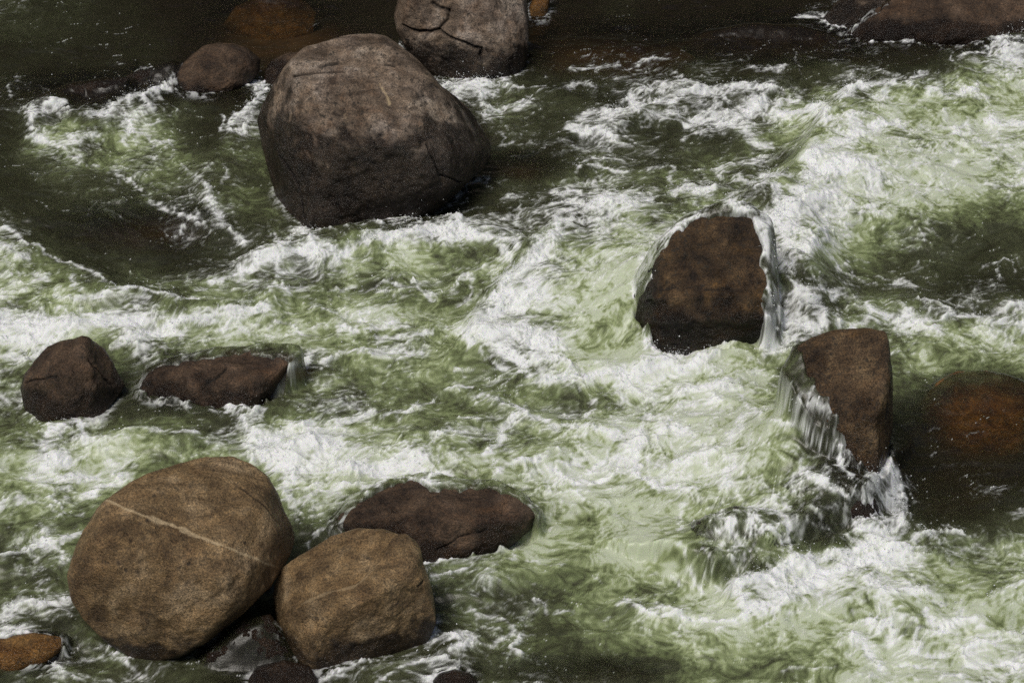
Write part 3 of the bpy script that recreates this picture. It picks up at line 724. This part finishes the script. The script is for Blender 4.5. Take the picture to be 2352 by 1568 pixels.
boulder('boulder', 'large tan boulder crossed by a pale mineral stripe', 'boulder', GRP, M_tan,
    [(160,1315),(170,1280),(182,1245),(200,1208),(228,1165),(262,1138),(300,1108),(340,1085),(400,1065),(470,1048),(530,1045),(570,1060),(612,1090),(636,1130),(652,1168),(680,1212),(689,1240),(672,1280),(652,1308),(620,1348),(565,1400),(480,1472),(420,1507),(360,1521),(308,1510),(250,1470),(200,1420),(170,1375)],
    (350,1518), thick=.85, ex=.78, n=120, rough=.05, seed=41, wet=(.3,.3), dz=.02,
    cuts=[(.15,-.35,1,.5,.85),(-.2,-1,.2,.55,.8),(.85,-.4,.3,.7,.7)],
    ridges=[([(250,1155),(330,1190),(450,1240),(640,1305)],.05,22,22),([(240,1290),(330,1350),(430,1430)],.05,60,60),([(430,1110),(560,1130),(640,1210)],.05,60,40)],
    cracks=[([(540,1115),(600,1160),(650,1215)],1.3,.02),([(300,1240),(302,1242)],4,.03),([(318,1310),(320,1316)],5,.03)],
    veins=[([(247,1152),(290,1172),(340,1192)],4.6,1),([(338,1190),(385,1206),(440,1228)],10.5,1),([(438,1228),(500,1252),(560,1275)],7.5,1),([(558,1274),(600,1290),(645,1305)],4.4,1)])
boulder('boulder', 'tan boulder with a pale ridge resting against the striped boulder', 'boulder', GRP, M_tan,
    [(614,1378),(620,1345),(645,1305),(700,1268),(760,1230),(815,1214),(880,1215),(920,1228),(946,1255),(962,1290),(986,1330),(1000,1380),(1006,1430),(985,1478),(900,1515),(800,1545),(725,1550),(660,1495),(628,1440)],
    (760,1532), thick=.85, ex=.78, n=100, rough=.055, seed=47, wet=(.34,.3), dz=.02,
    cuts=[(-.25,-.35,1,.46,.9),(.35,-1,.12,.5,.85),(-.8,-.5,.4,.6,.7)],
    ridges=[([(700,1398),(745,1375),(800,1365),(845,1345),(880,1300),(905,1265)],.2,9,60),([(905,1240),(930,1270),(960,1330)],.06,40,20)],
    cracks=[([(955,1340),(962,1336)],2,.03)],
    veins=[([(715,1392),(760,1376),(820,1362),(850,1340),(880,1300)],4.5,.35)])
boulder('boulder', 'long flat dark brown rock slab awash behind the tan boulder with a pale ridge', 'boulder', GRP, M_brown,
    [(755,1210),(800,1150),(880,1110),(960,1090),(1060,1105),(1140,1110),(1200,1140),(1238,1178),(1228,1210),(1180,1250),(1100,1290),(1000,1330),(900,1330),(800,1290)],
    (1000,1288), thick=.55, ex=.85, n=90, rough=.05, seed=53, wet=(.25,.3), dz=-.06, cuts=[(0,-.3,1,.36,.85),(.05,-1,.35,.5,.7)],
    ridges=[([(830,1200),(950,1195),(1100,1205),(1200,1195)],.06,30,14)],cracks=[([(1000,1265),(1060,1230),(1120,1215)],1.5,.03)], window=[(790,1200),(840,1160),(900,1130),(950,1118),(985,1135),(1050,1140),(1100,1132),(1170,1148),(1220,1170),(1232,1192),(1190,1212),(1150,1240),(1080,1270),(1000,1290),(930,1300),(850,1280)])
boulder('boulder', 'dark rust brown rock with white water pouring round both sides of it', 'boulder', GRP, M_rust,
    [(1440,810),(1432,730),(1455,650),(1500,565),(1560,505),(1640,475),(1720,480),(1768,530),(1785,620),(1792,720),(1780,800),(1720,840),(1620,860),(1500,860)],
    (1560,806), thick=.8, ex=.78, n=90, rough=.06, seed=61, wet=(.62,.3), cuts=[(0,-.75,.8,.5,.8),(0,-1,-.15,.62,.8),(-.8,-.5,.4,.6,.6)],
    ridges=[([(1510,690),(1600,685),(1700,680),(1735,690)],.10,22,12),([(1490,740),(1560,735),(1640,728),(1700,735)],.08,20,14)],
    cracks=[([(1520,665),(1580,662),(1650,668)],1.5,.03)], window=[(1515,790),(1510,735),(1462,722),(1468,690),(1505,640),(1530,590),(1560,548),(1600,522),(1650,510),(1712,513),(1727,545),(1738,600),(1748,660),(1725,690),(1745,720),(1742,748),(1700,758),(1650,765),(1590,782),(1530,808)])
boulder('boulder', 'tall speckled brown boulder with a blunt flat top, right of the pour over rock', 'boulder', GRP, M_speckled,
    [(1796,860),(1826,798),(1868,772),(1920,757),(1990,752),(2030,762),(2050,790),(2064,850),(2068,920),(2058,990),(2038,1050),(2012,1105),(1985,1130),(1938,1092),(1880,1025),(1826,945)],
    (2000,1080), thick=.8, ex=.8, n=90, rough=.06, seed=67, wet=(.6,.6), cuts=[(-.2,-.5,.9,.5,.8),(-.3,-1,.25,.55,.7),(.95,-.3,.2,.62,.8)],
    ridges=[([(2000,770),(2035,800),(2030,860),(2010,940)],.07,30,30)],
    cracks=[([(2035,790),(2040,860),(2030,960)],1.8,.03)], window=[(1850,790),(1880,770),(1920,750),(1990,740),(2045,750),(2080,850),(2085,920),(2072,1000),(2045,1065),(2000,1098),(1988,1060),(1955,1000),(1925,930),(1885,880),(1865,830)])
boulder('boulder', 'rounded orange rock glowing through thin water near the right edge', 'boulder', GSUB, M_ochre,
    [(2110,930),(2150,880),(2200,850),(2270,848),(2330,868),(2400,900),(2430,960),(2400,1040),(2300,1080),(2200,1070),(2130,1010)],
    (2240,970), thick=.6, ex=.85, n=60, rough=.05, seed=71, wet=(.6,.1), cuts=[(0,-.3,1,.4,.8)], dz=-.1, window='all')
boulder('boulder', 'broad dark red slab lying along the top right corner', 'boulder', GRP, M_brown,
    [(1930,85),(1975,45),(2040,0),(2120,-35),(2260,-60),(2420,-60),(2520,-10),(2540,60),(2480,110),(2350,130),(2200,135),(2060,125),(1960,112)],
    (2150,96), thick=.5, ex=.85, n=80, rough=.05, seed=73, wet=(.35,.1), cuts=[(0,-.3,1,.4,.8),(0,-1,.4,.5,.6)], window=[(1950,78),(2000,50),(2060,10),(2100,-60),(2600,-60),(2600,70),(2352,80),(2250,92),(2150,103),(2060,100),(1990,92)])
boulder('boulder', 'dark rock with pale grey patches tucked behind the red slab at the top', 'boulder', GRP, M_grey,
    [(1890,40),(1920,5),(1970,-25),(2060,-50),(2180,-60),(2200,-10),(2120,20),(2020,60),(1960,90),(1905,75)],
    (1925,72), thick=.6, ex=.85, n=50, rough=.07, seed=79, wet=(.6,.2))
boulder('boulder', 'small mossy ochre stone at the top edge right of the cracked boulder', 'boulder', GRP, M_ochre,
    [(1215,20),(1225,-10),(1245,-30),(1265,-20),(1262,10),(1255,45),(1235,60),(1218,50)],
    (1240,42), thick=.8, n=30, rough=.08, seed=83, wet=(.6,.1))
boulder('boulder', 'brown ledge stone at the head of the small fall in the upper left', 'boulder', GSUB, M_brown,
    [(60,255),(90,220),(160,195),(240,180),(300,178),(290,215),(240,250),(170,280),(90,285)],
    (170,235), thick=.5, ex=.85, n=40, rough=.07, seed=87, wet=(.6,.1), dz=-.08, window='all')
boulder('boulder', 'grey brown ledge stone under the small fall beside the dark red brown boulder', 'boulder', GSUB, M_brown,
    [(280,215),(290,175),(340,150),(400,140),(440,150),(430,190),(390,220),(330,245),(290,245)],
    (350,200), thick=.6, ex=.85, n=40, rough=.07, seed=89, wet=(.6,.1), dz=-.06, window='all')
boulder('boulder', 'round boulder drowned beneath the glassy veil of the lower right fall', 'boulder', GSUB, M_brown,
    [(1770,1190),(1795,1120),(1860,1080),(1940,1075),(2005,1120),(2030,1200),(2010,1280),(1920,1340),(1820,1350),(1780,1290)],
    (1890,1200), thick=.45, ex=.85, n=50, rough=.05, seed=91, wet=(3,.1), dz=-.1, window='all')
boulder('boulder', 'dark boulder behind the streaky white veil at the foot of the lower right fall', 'boulder', GSUB, M_brown,
    [(1560,1280),(1600,1195),(1690,1160),(1780,1180),(1830,1250),(1830,1330),(1760,1400),(1670,1430),(1590,1380)],
    (1710,1290), thick=.45, ex=.85, n=50, rough=.05, seed=93, wet=(3,.1), dz=-.12, window='all')
boulder('boulder', 'low orange brown stone awash in the bottom left corner', 'boulder', GSUB, M_ochre,
    [(-60,1490),(0,1462),(80,1452),(145,1462),(150,1485),(110,1520),(40,1550),(-50,1550)],
    (60,1520), thick=.5, ex=.85, n=40, rough=.06, seed=97, wet=(.2,.1), dz=.0, window=[(-50,1500),(0,1475),(80,1462),(130,1470),(135,1488),(100,1505),(30,1535),(-50,1540)])
boulder('boulder', 'low brown stone at the bottom edge under the two tan boulders', 'boulder', GSUB, M_brown,
    [(570,1560),(590,1530),(650,1515),(710,1528),(732,1560),(730,1610),(650,1640),(580,1620)],
    (650,1590), thick=.6, ex=.85, n=40, rough=.06, seed=99, wet=(.3,.1), dz=.02)
boulder('boulder', 'small red brown stone at the bottom edge right of the tan boulders', 'boulder', GSUB, M_brown,
    [(990,1565),(1010,1545),(1045,1535),(1080,1545),(1100,1570),(1100,1620),(1000,1620)],
    (1045,1590), thick=.7, ex=.85, n=30, rough=.06, seed=101, wet=(.3,.1), dz=.02)
boulder('boulder', 'drowned red brown stone under clear water at the top, left of the red slab', 'boulder', GSUB, M_brown,
    [(1560,110),(1620,75),(1720,55),(1840,60),(1930,85),(1960,115),(1900,140),(1750,150),(1620,145)],
    (1760,125), thick=.35, ex=.85, n=40, rough=.05, seed=107, wet=(3,.1), dz=-.2, window='all', collar=False)
boulder('boulder', 'drowned amber stone under clear water behind the small dark red brown boulder', 'boulder', GSUB, M_ochre,
    [(510,60),(540,15),(610,-15),(690,-10),(730,30),(720,80),(650,110),(570,110)],
    (620,95), thick=.35, ex=.85, n=40, rough=.05, seed=109, wet=(3,.1), dz=-.55, window='all', collar=False)
boulder('boulder', 'dark sloping stone in the shadowed gap between the striped boulder and its neighbour', 'boulder', GSUB, M_brown,
    [(440,1530),(500,1470),(560,1420),(620,1410),(660,1470),(700,1530),(660,1580),(540,1590),(460,1570)],
    (580,1550), thick=.5, ex=.85, n=40, rough=.06, seed=103, wet=(3,.1), dz=-.02, window='all')

# ------------------------------------------------------------------ thin water running over the stones
def inside(px, py, poly):
    r = np.zeros(px.shape, bool)
    for (x0, y0), (x1, y1) in zip(poly, poly[1:] + poly[:1]):
        c = ((y0 > py) != (y1 > py)) & (px < (x1 - x0) * (py - y0) / (y1 - y0 + 1e-9) + x0)
        r ^= c
    return r
FILMCLEAR = np.zeros(SHP)
def gfind(a, v): return np.clip(np.searchsorted(a, v) , 1, len(a) - 1)
for W_, N_, win in FILM:
    k = N_[:, 2] > (.1 if win == 'all' else .22)
    w_ = W_[k]
    ix = gfind(xs, w_[:, 0]); iy = gfind(ys, w_[:, 1])
    x0, x1, y0, y1 = max(ix.min() - 6, 0), min(ix.max() + 7, SHP[1]), max(iy.min() - 6, 0), min(iy.max() + 7, SHP[0])
    Z = np.full((y1 - y0, x1 - x0), -9.0)
    np.maximum.at(Z, (iy - y0, ix - x0), w_[:, 2])
    for _ in range(3):                                  # close the pinholes
        P_ = np.pad(Z, 1, mode='edge')
        nb = np.max([P_[a:a + Z.shape[0], b:b + Z.shape[1]] for a in range(3) for b in range(3)], axis=0)
        Z = np.where(Z < -8, nb, Z)
    Z = np.where(Z < -8, -9, Z)
    gx = GXm[y0:y1, x0:x1]; gy = GYm[y0:y1, x0:x1]
    qx, qy = project(np.stack([gx, gy, np.maximum(Z, H0[y0:y1, x0:x1])], -1).reshape(-1, 3))
    qx = qx.reshape(Z.shape) + 13 * perlin(gx / .2, gy / .2, 71) + 9 * perlin(gx / .09, gy / .09, 72)
    qy = qy.reshape(Z.shape) + 10 * perlin(gx / .2, gy / .2, 73) + 7 * perlin(gx / .09, gy / .09, 74)
    if win == 'all':
        M_ = np.ones(Z.shape); dd = np.full(Z.shape, 30.0)
    else:
        dd, _ = seg_dist(qx, qy, win + win[:1])
        dd = np.where(inside(qx, qy, win), -dd, dd)
        M_ = sstep(-3, 9, dd)
    lift = Z + .02 + .03 * np.clip(dd / 60, 0, 1) - H0[y0:y1, x0:x1]
    cov = M_ * np.clip(lift, 0, 3) - (1 - M_) * .12 * (Z > H0[y0:y1, x0:x1] - .2)
    H0[y0:y1, x0:x1] += blur(cov, 5, 2) if win == 'all' else .5 * cov + .5 * blur(cov, 1, 2)
    FILMCLEAR[y0:y1, x0:x1] = np.maximum(FILMCLEAR[y0:y1, x0:x1], (lift > 0) * M_ * (.45 if win == 'all' else .8 * np.exp(-np.clip(dd, 0, 99) / 38)))
H0 = .3 * H0 + .7 * blur(H0, 1, 2)

# ------------------------------------------------------------------ the water
def flow_field():
    dx = -np.ones(SHP) * 1.0 + 0 * pxa
    dy = np.full(SHP, .26)
    fx, fy, wt = -1.0 * np.ones(SHP) * .5, .13 * np.ones(SHP), .5 * np.ones(SHP)
    for x, y, a, b, r in FLOW:
        L = math.hypot(a, b)
        g = 2.2 * np.exp(-((pxa - x) / r) ** 2 - ((pya - y) / (r * .8)) ** 2)
        # streak direction has no sign: line it up with the mean drift
        sgn = 1.0 if (a * -1 + b * .26) > 0 else -1.0
        fx += g * sgn * a / L; fy += g * sgn * b / L; wt += g
    fx /= wt; fy /= wt
    # picture direction -> plan direction
    vx, vy = fx, -fy * SY
    psi = .2 * perlin(GXm / 1.7, GYm / 1.7, 3) * 1.7 + .14 * perlin(GXm / .7, GYm / .7, 4) * .7 + .07 * perlin(GXm / .25, GYm / .25, 6) * .25
    cy_, cx_ = np.gradient(psi, ys, xs)
    return vx + cy_ * 1.3, vy - cx_ * 1.3

VX, VY = flow_field()
sp = np.hypot(VX, VY) + 1e-6
VX /= sp; VY /= sp
wn_f = rng.normal(size=SHP).astype(np.float32)
wn_c = perlin(GXm / .085, GYm / .085, 8) + .5 * rng.normal(size=SHP) * .2
wn_m = perlin(GXm / .22, GYm / .22, 9)
IY, IX = np.meshgrid(np.arange(SHP[0]), np.arange(SHP[1]), indexing='ij')
DX, DY = np.gradient(xs), np.gradient(ys)
def lic(step, nst, srcs):
    acc = [s.astype(np.float64).copy() for s in srcs]
    for sg in (1, -1):
        fx = IX.astype(np.float64); fy = IY.astype(np.float64)
        for k in range(nst):
            ix = np.clip(fx + .5, 0, SHP[1] - 1).astype(np.int32); iy = np.clip(fy + .5, 0, SHP[0] - 1).astype(np.int32)
            fx += sg * step * VX[iy, ix] / DX[ix]; fy += sg * step * VY[iy, ix] / DY[iy]
            ix = np.clip(fx + .5, 0, SHP[1] - 1).astype(np.int32); iy = np.clip(fy + .5, 0, SHP[0] - 1).astype(np.int32)
            wgt = 1 - k / nst
            for a, s in zip(acc, srcs): a += wgt * s[iy, ix]
    return [(a - a[30:-30, 30:-30].mean()) / a[30:-30, 30:-30].std() for a in acc]
licf, licc, licm = lic(.03, 14, (wn_f, wn_c, wn_m))

w1x = perlin(GXm / .8, GYm / .8, 11); w1y = perlin(GXm / .8, GYm / .8, 12)
w2x = perlin(GXm / .27, GYm / .27, 13); w2y = perlin(GXm / .27, GYm / .27, 14)
WX = GXm + .2 * w1x + .07 * w2x; WY = GYm + .2 * w1y + .07 * w2y
def ridged(s, sc): return 1 - 2 * np.abs(perlin(WX / sc, WY / sc, s))
web = .5 * ridged(21, .42) + .55 * ridged(22, .2) + .5 * ridged(23, .1) + .35 * ridged(24, .05)
UA = GXm * .9 + GYm * .43 + .16 * w1x + .05 * w2x; VA = -GXm * .43 + GYm * .9 + .16 * w1y + .06 * w2y
lace = (1 - 2 * np.abs(perlin(UA / .34, VA / .11, 25))) + .7 * (1 - 2 * np.abs(perlin(UA / .16, VA / .055, 26)))
lace = (lace - lace.mean()) / lace.std()
web = (web - web.mean()) / web.std()
fb = .8 * perlin(WX / .42, WY / .42, 30) + .9 * perlin(WX / .2, WY / .2, 31) + .9 * perlin(WX / .1, WY / .1, 32) + .8 * perlin(WX / .05, WY / .05, 33)
fb = fb / fb.std()
T = .22 * licc + .11 * licf + .14 * licm + .34 * web + .3 * lace + .42 * fb + .35 * perlin(WX / .95, WY / .8, 35) / .3
T = T / T.std()

# place in the photograph of every point of the swell
pxs, pys = project(np.stack([GXm, GYm, H0], -1).reshape(-1, 3))
pxs = pxs.reshape(SHP); pys = pys.reshape(SHP)
jx = 16 * w1x + 12 * w2x + 7 * perlin(GXm / .11, GYm / .11, 15); jy = 9 * w1y + 7 * w2y + 4 * perlin(GXm / .11, GYm / .11, 16)
F = cell_at(FOAM_R, pxs + jx, pys + jy)
A_ = cell_at(AIR_R, pxs + jx, pys + jy)
ST = bil(STR_R, (pxs + jx * .7) / 2, (pys + jy * .7) / 2)
STB = bil(blur(STR_R, 6, 2), (pxs + jx) / 2, (pys + jy) / 2)
CR = np.zeros((RH, RW))
for cp in COLLAR:
    cx, cy = project(cp)
    cx = (cx / 2).astype(int); cy = (cy / 2).astype(int)
    k = (cx >= 0) & (cy >= 0) & (cx < RW) & (cy < RH)
    CR[cy[k], cx[k]] = 1
CR = blur(CR, 4, 3); CR = np.clip(CR / .25, 0, 1)
CO = bil(CR, pxs / 2, pys / 2)
D = np.clip(F * .88 + .62 * ST * (1 - .35 * F), 0, 1.1)
soft = sstep(0, 1.25, .45 + (D - .62) * 1.4 + T * .19)
hard = sstep(0, .9, .36 + (D - .66) * 1.8 + (.45 * web + .4 * lace + .35 * T + .16 * licf) * .36)
foam = np.clip(.46 * soft + .56 * hard, 0, 1)
foam = np.maximum(foam, .88 * sstep(.32, 1.05, ST * (1 + .26 * T + .1 * licf)))
foam *= sstep(.04, .2, D)
foam = np.clip(foam + CO * .55 * sstep(-.1, 1.3, T + 1.2 * A_ - .2), 0, 1)
gyy, gxx = np.gradient(H0, ys, xs)
steep = sstep(.9, 2.2, np.hypot(gxx, gyy)) * (FILMCLEAR > 0)
strand = sstep(-.35, .6, .7 * perlin(GXm / .05, GYm / .2, 77) + .6 * perlin(GXm / .15, H0 / .2, 78) + .35 * T)
rimf = np.clip(FILMCLEAR / .4, 0, 1) * sstep(.3, .6, F) * (1 - steep)
foam = np.clip(foam + rimf * .3 * sstep(-.6, .9, .5 * web + .5 * T), 0, 1)
foam = foam * (1 - .75 * steep) + .75 * steep * (.05 + .6 * strand) * np.clip(.3 + D, 0, 1)
# stray flecks
fleck = sstep(2.9, 3.7, licf + .5 * fb) * sstep(.02, .15, F + A_ * .2)
foam = np.clip(foam + .7 * fleck, 0, 1)
C = FILMCLEAR.copy()
for x, y, rx, ry, a in CLEAR:
    C = np.maximum(C, a * np.exp(-(((pxs + jx - x) / rx) ** 2 + ((pys + jy - y) / ry) ** 2) ** 1.5))
air = np.clip(A_ * (1.16 + .01 * licc + .035 * licf + .13 * fb + .3 * w1x) + .2 * STB + .03 * licm * A_ , 0, 1)
air = air ** 1.12 * (1 - .6 * C)
clear = C * np.clip(1 - 1.0 * foam, 0, 1) * np.clip(1.05 + .15 * T, 0, 1)
# relief: rolling chop, ripples along the flow, and lumpy broken foam
chop = .55 * perlin(WX / 1.1, GYm / .8, 41) + .35 * perlin(WX / .45, WY / .36, 42)
Hh = H0 + chop * (.07 + .15 * np.clip(D, 0, 1)) * (1 - .8 * np.clip(FILMCLEAR * 2, 0, 1)) + .0025 * licm + .001 * licc * (1 - .5 * foam)
Hh += .05 * STB + foam * (.013 * fb + .005 * web + .002 * licc + .0008 * licf)
bil1 = .45 - np.abs(perlin(WX / .55, WY / .42, 46)) * 1.6; bil2 = .4 - np.abs(perlin(WX / .22, WY / .17, 47)) * 1.6
FCv = 1 - .7 * np.clip(FILMCLEAR * 2, 0, 1)
Hh -= foam * np.clip(D, 0, 1) * FCv * (.055 * bil1 + .03 * bil2)
Hh += .0011 * licf * (1 - foam) * (1 - .8 * np.clip(FILMCLEAR * 1.6, 0, 1))
Hh += (.010 * perlin(WX / .22, WY / .16, 44) + .007 * perlin(WX / .1, WY / .08, 45)) * (1 - foam) * (1 - .6 * np.clip(FILMCLEAR * 1.6, 0, 1))
edge = np.clip((np.abs(GXm) - 10.6) / 6, 0, 1)
Hh *= (1 - edge)
ii = np.arange(SHP[0] * SHP[1]).reshape(SHP)
Qw = np.stack([ii[:-1, :-1], ii[:-1, 1:], ii[1:, 1:], ii[1:, :-1]], -1).reshape(-1, 4)
Vw = np.stack([GXm, GYm, Hh], -1).reshape(-1, 3)
mw = mesh_np('water', Vw, Qw, {'foam': foam, 'air': air, 'clear': clear})
mw.materials.append(water_material())
water = bpy.data.objects.new('water', mw); COL.objects.link(water)
tag(water, kind='structure')

# ------------------------------------------------------------------ river bed, and an unseen bank added to darken reflections
def bed_material():
    b = NT_('river_bed_stone')
    co = b.n('TexCoord').outputs['Object']
    c = b.ramp(b.noise(co, .8, 6, .65, .6), [(.3, (.02, .012, .006)), (.5, (.075, .042, .018)), (.7, (.13, .08, .035))])
    c = b.mix(.6, c, b.ramp(b.noise(co, 9, 5, .7), [(.3, (.4, .4, .4)), (.7, (1.3, 1.2, 1.1))]), 'MULTIPLY')
    p = b.n('BsdfPrincipled', {'Base Color': c, 'Roughness': .7})
    b.t.links.new(p.outputs[0], b.out.inputs[0])
    return b.m
bx = np.linspace(-32, 32, 200); by = np.linspace(-18, 24, 160)
BX, BY = np.meshgrid(bx, by)
BZ = -.55 + .18 * perlin(BX / 1.6, BY / 1.6, 51) + .08 * perlin(BX / .6, BY / .6, 52)
bi = np.arange(BX.size).reshape(BX.shape)
Qb = np.stack([bi[:-1, :-1], bi[:-1, 1:], bi[1:, 1:], bi[1:, :-1]], -1).reshape(-1, 4)
mb = mesh_np('riverbed', np.stack([BX, BY, BZ], -1).reshape(-1, 3), Qb); mb.materials.append(bed_material())
bed = bpy.data.objects.new('riverbed', mb); COL.objects.link(bed); tag(bed, kind='structure')

def unseen_bank_material():
    b = NT_('unseen_bank_dark')
    co = b.n('TexCoord').outputs['Object']
    c = b.ramp(b.noise(co, .35, 8, .7, .5), [(.35, (.012, .014, .007)), (.55, (.035, .042, .018)), (.7, (.06, .05, .035))])
    p = b.n('BsdfPrincipled', {'Base Color': c, 'Roughness': .95})
    b.t.links.new(p.outputs[0], b.out.inputs[0])
    return b.m
hx = np.linspace(-70, 70, 120); hs = np.linspace(0, 1, 60)
HX, HS = np.meshgrid(hx, hs)
HYm = 17 + HS * 30 + 1.2 * perlin(HX / 6, HS * 5, 61)
HZ = -1.5 + HS * 58 + (1.2 * perlin(HX / 5, HS * 7, 62) + .6 * perlin(HX / 2, HS * 18, 63)) * np.clip(HS * 6, .2, 1)  # out of view, raised steeply to block sky light and its reflection
hi = np.arange(HX.size).reshape(HX.shape)
Qh = np.stack([hi[:-1, :-1], hi[:-1, 1:], hi[1:, 1:], hi[1:, :-1]], -1).reshape(-1, 4)
mh = mesh_np('unseen_added_bank', np.stack([HX, HYm, HZ], -1).reshape(-1, 3), Qh); mh.materials.append(unseen_bank_material())
bank = bpy.data.objects.new('unseen_added_bank', mh); COL.objects.link(bank); tag(bank, kind='structure')

# ------------------------------------------------------------------ spray: drops thrown up along the breaking crests
def spray():
    rs = np.random.default_rng(99)
    w = (np.clip(ST, 0, 1) ** 3 * sstep(.45, .9, F + .3 * ST) + .22 * CO * sstep(.35, .7, F)).copy()
    w[:, :22] = 0; w[:, -22:] = 0; w[:16] = 0; w[-14:] = 0
    p = w.ravel() / w.sum()
    pts = []; rad = []
    n0 = rs.choice(len(p), 11000, p=p)
    base = Vw[n0]
    # single drops
    h = rs.exponential(.06, len(n0))
    P = base + np.stack([rs.normal(0, .05, len(n0)), rs.normal(0, .05, len(n0)), h + .005], -1)
    pts.append(P); rad.append(rs.gamma(2.2, .0016, len(n0)) + .0022)
    # little jets: chains of drops along a thrown arc
    n1 = rs.choice(len(p), 2600, p=p)
    for i in n1:
        v = np.array([rs.normal(-.15, .45), rs.normal(-.05, .35), abs(rs.normal(.9, .45))])
        m = rs.integers(5, 15)
        t = np.sort(rs.uniform(0, .16, m))
        q = Vw[i] + v * t[:, None] + np.array([0, 0, -4.9]) * (t ** 2)[:, None] + rs.normal(0, .006, (m, 3))
        pts.append(q); rad.append((.0085 - .035 * t) * rs.uniform(.5, 1.1, m))
    P = np.concatenate(pts); r = np.clip(np.concatenate(rad), .0018, .012)
    O = np.array([(1,0,0),(-1,0,0),(0,1,0),(0,-1,0),(0,0,1),(0,0,-1)], float)
    Tt = np.array([(0,2,4),(2,1,4),(1,3,4),(3,0,4),(2,0,5),(1,2,5),(3,1,5),(0,3,5)])
    V = (P[:, None, :] + O[None] * r[:, None, None] * rs.uniform(.7, 1.4, (len(P), 1, 3))).reshape(-1, 3)
    Qd = (Tt[None] + 6 * np.arange(len(P))[:, None, None]).reshape(-1, 3)
    me = mesh_np('spray', V, Qd)
    b = NT_('water_drops')
    q = b.n('BsdfPrincipled', {'Base Color': (.8, .82, .82, 1), 'Roughness': .25, 'IOR': 1.33})
    b.t.links.new(q.outputs[0], b.out.inputs[0])
    me.materials.append(b.m)
    o = bpy.data.objects.new('spray', me); COL.objects.link(o)
    tag(o, 'white drops of spray thrown up along the breaking foam', 'spray', kind='stuff')
spray()
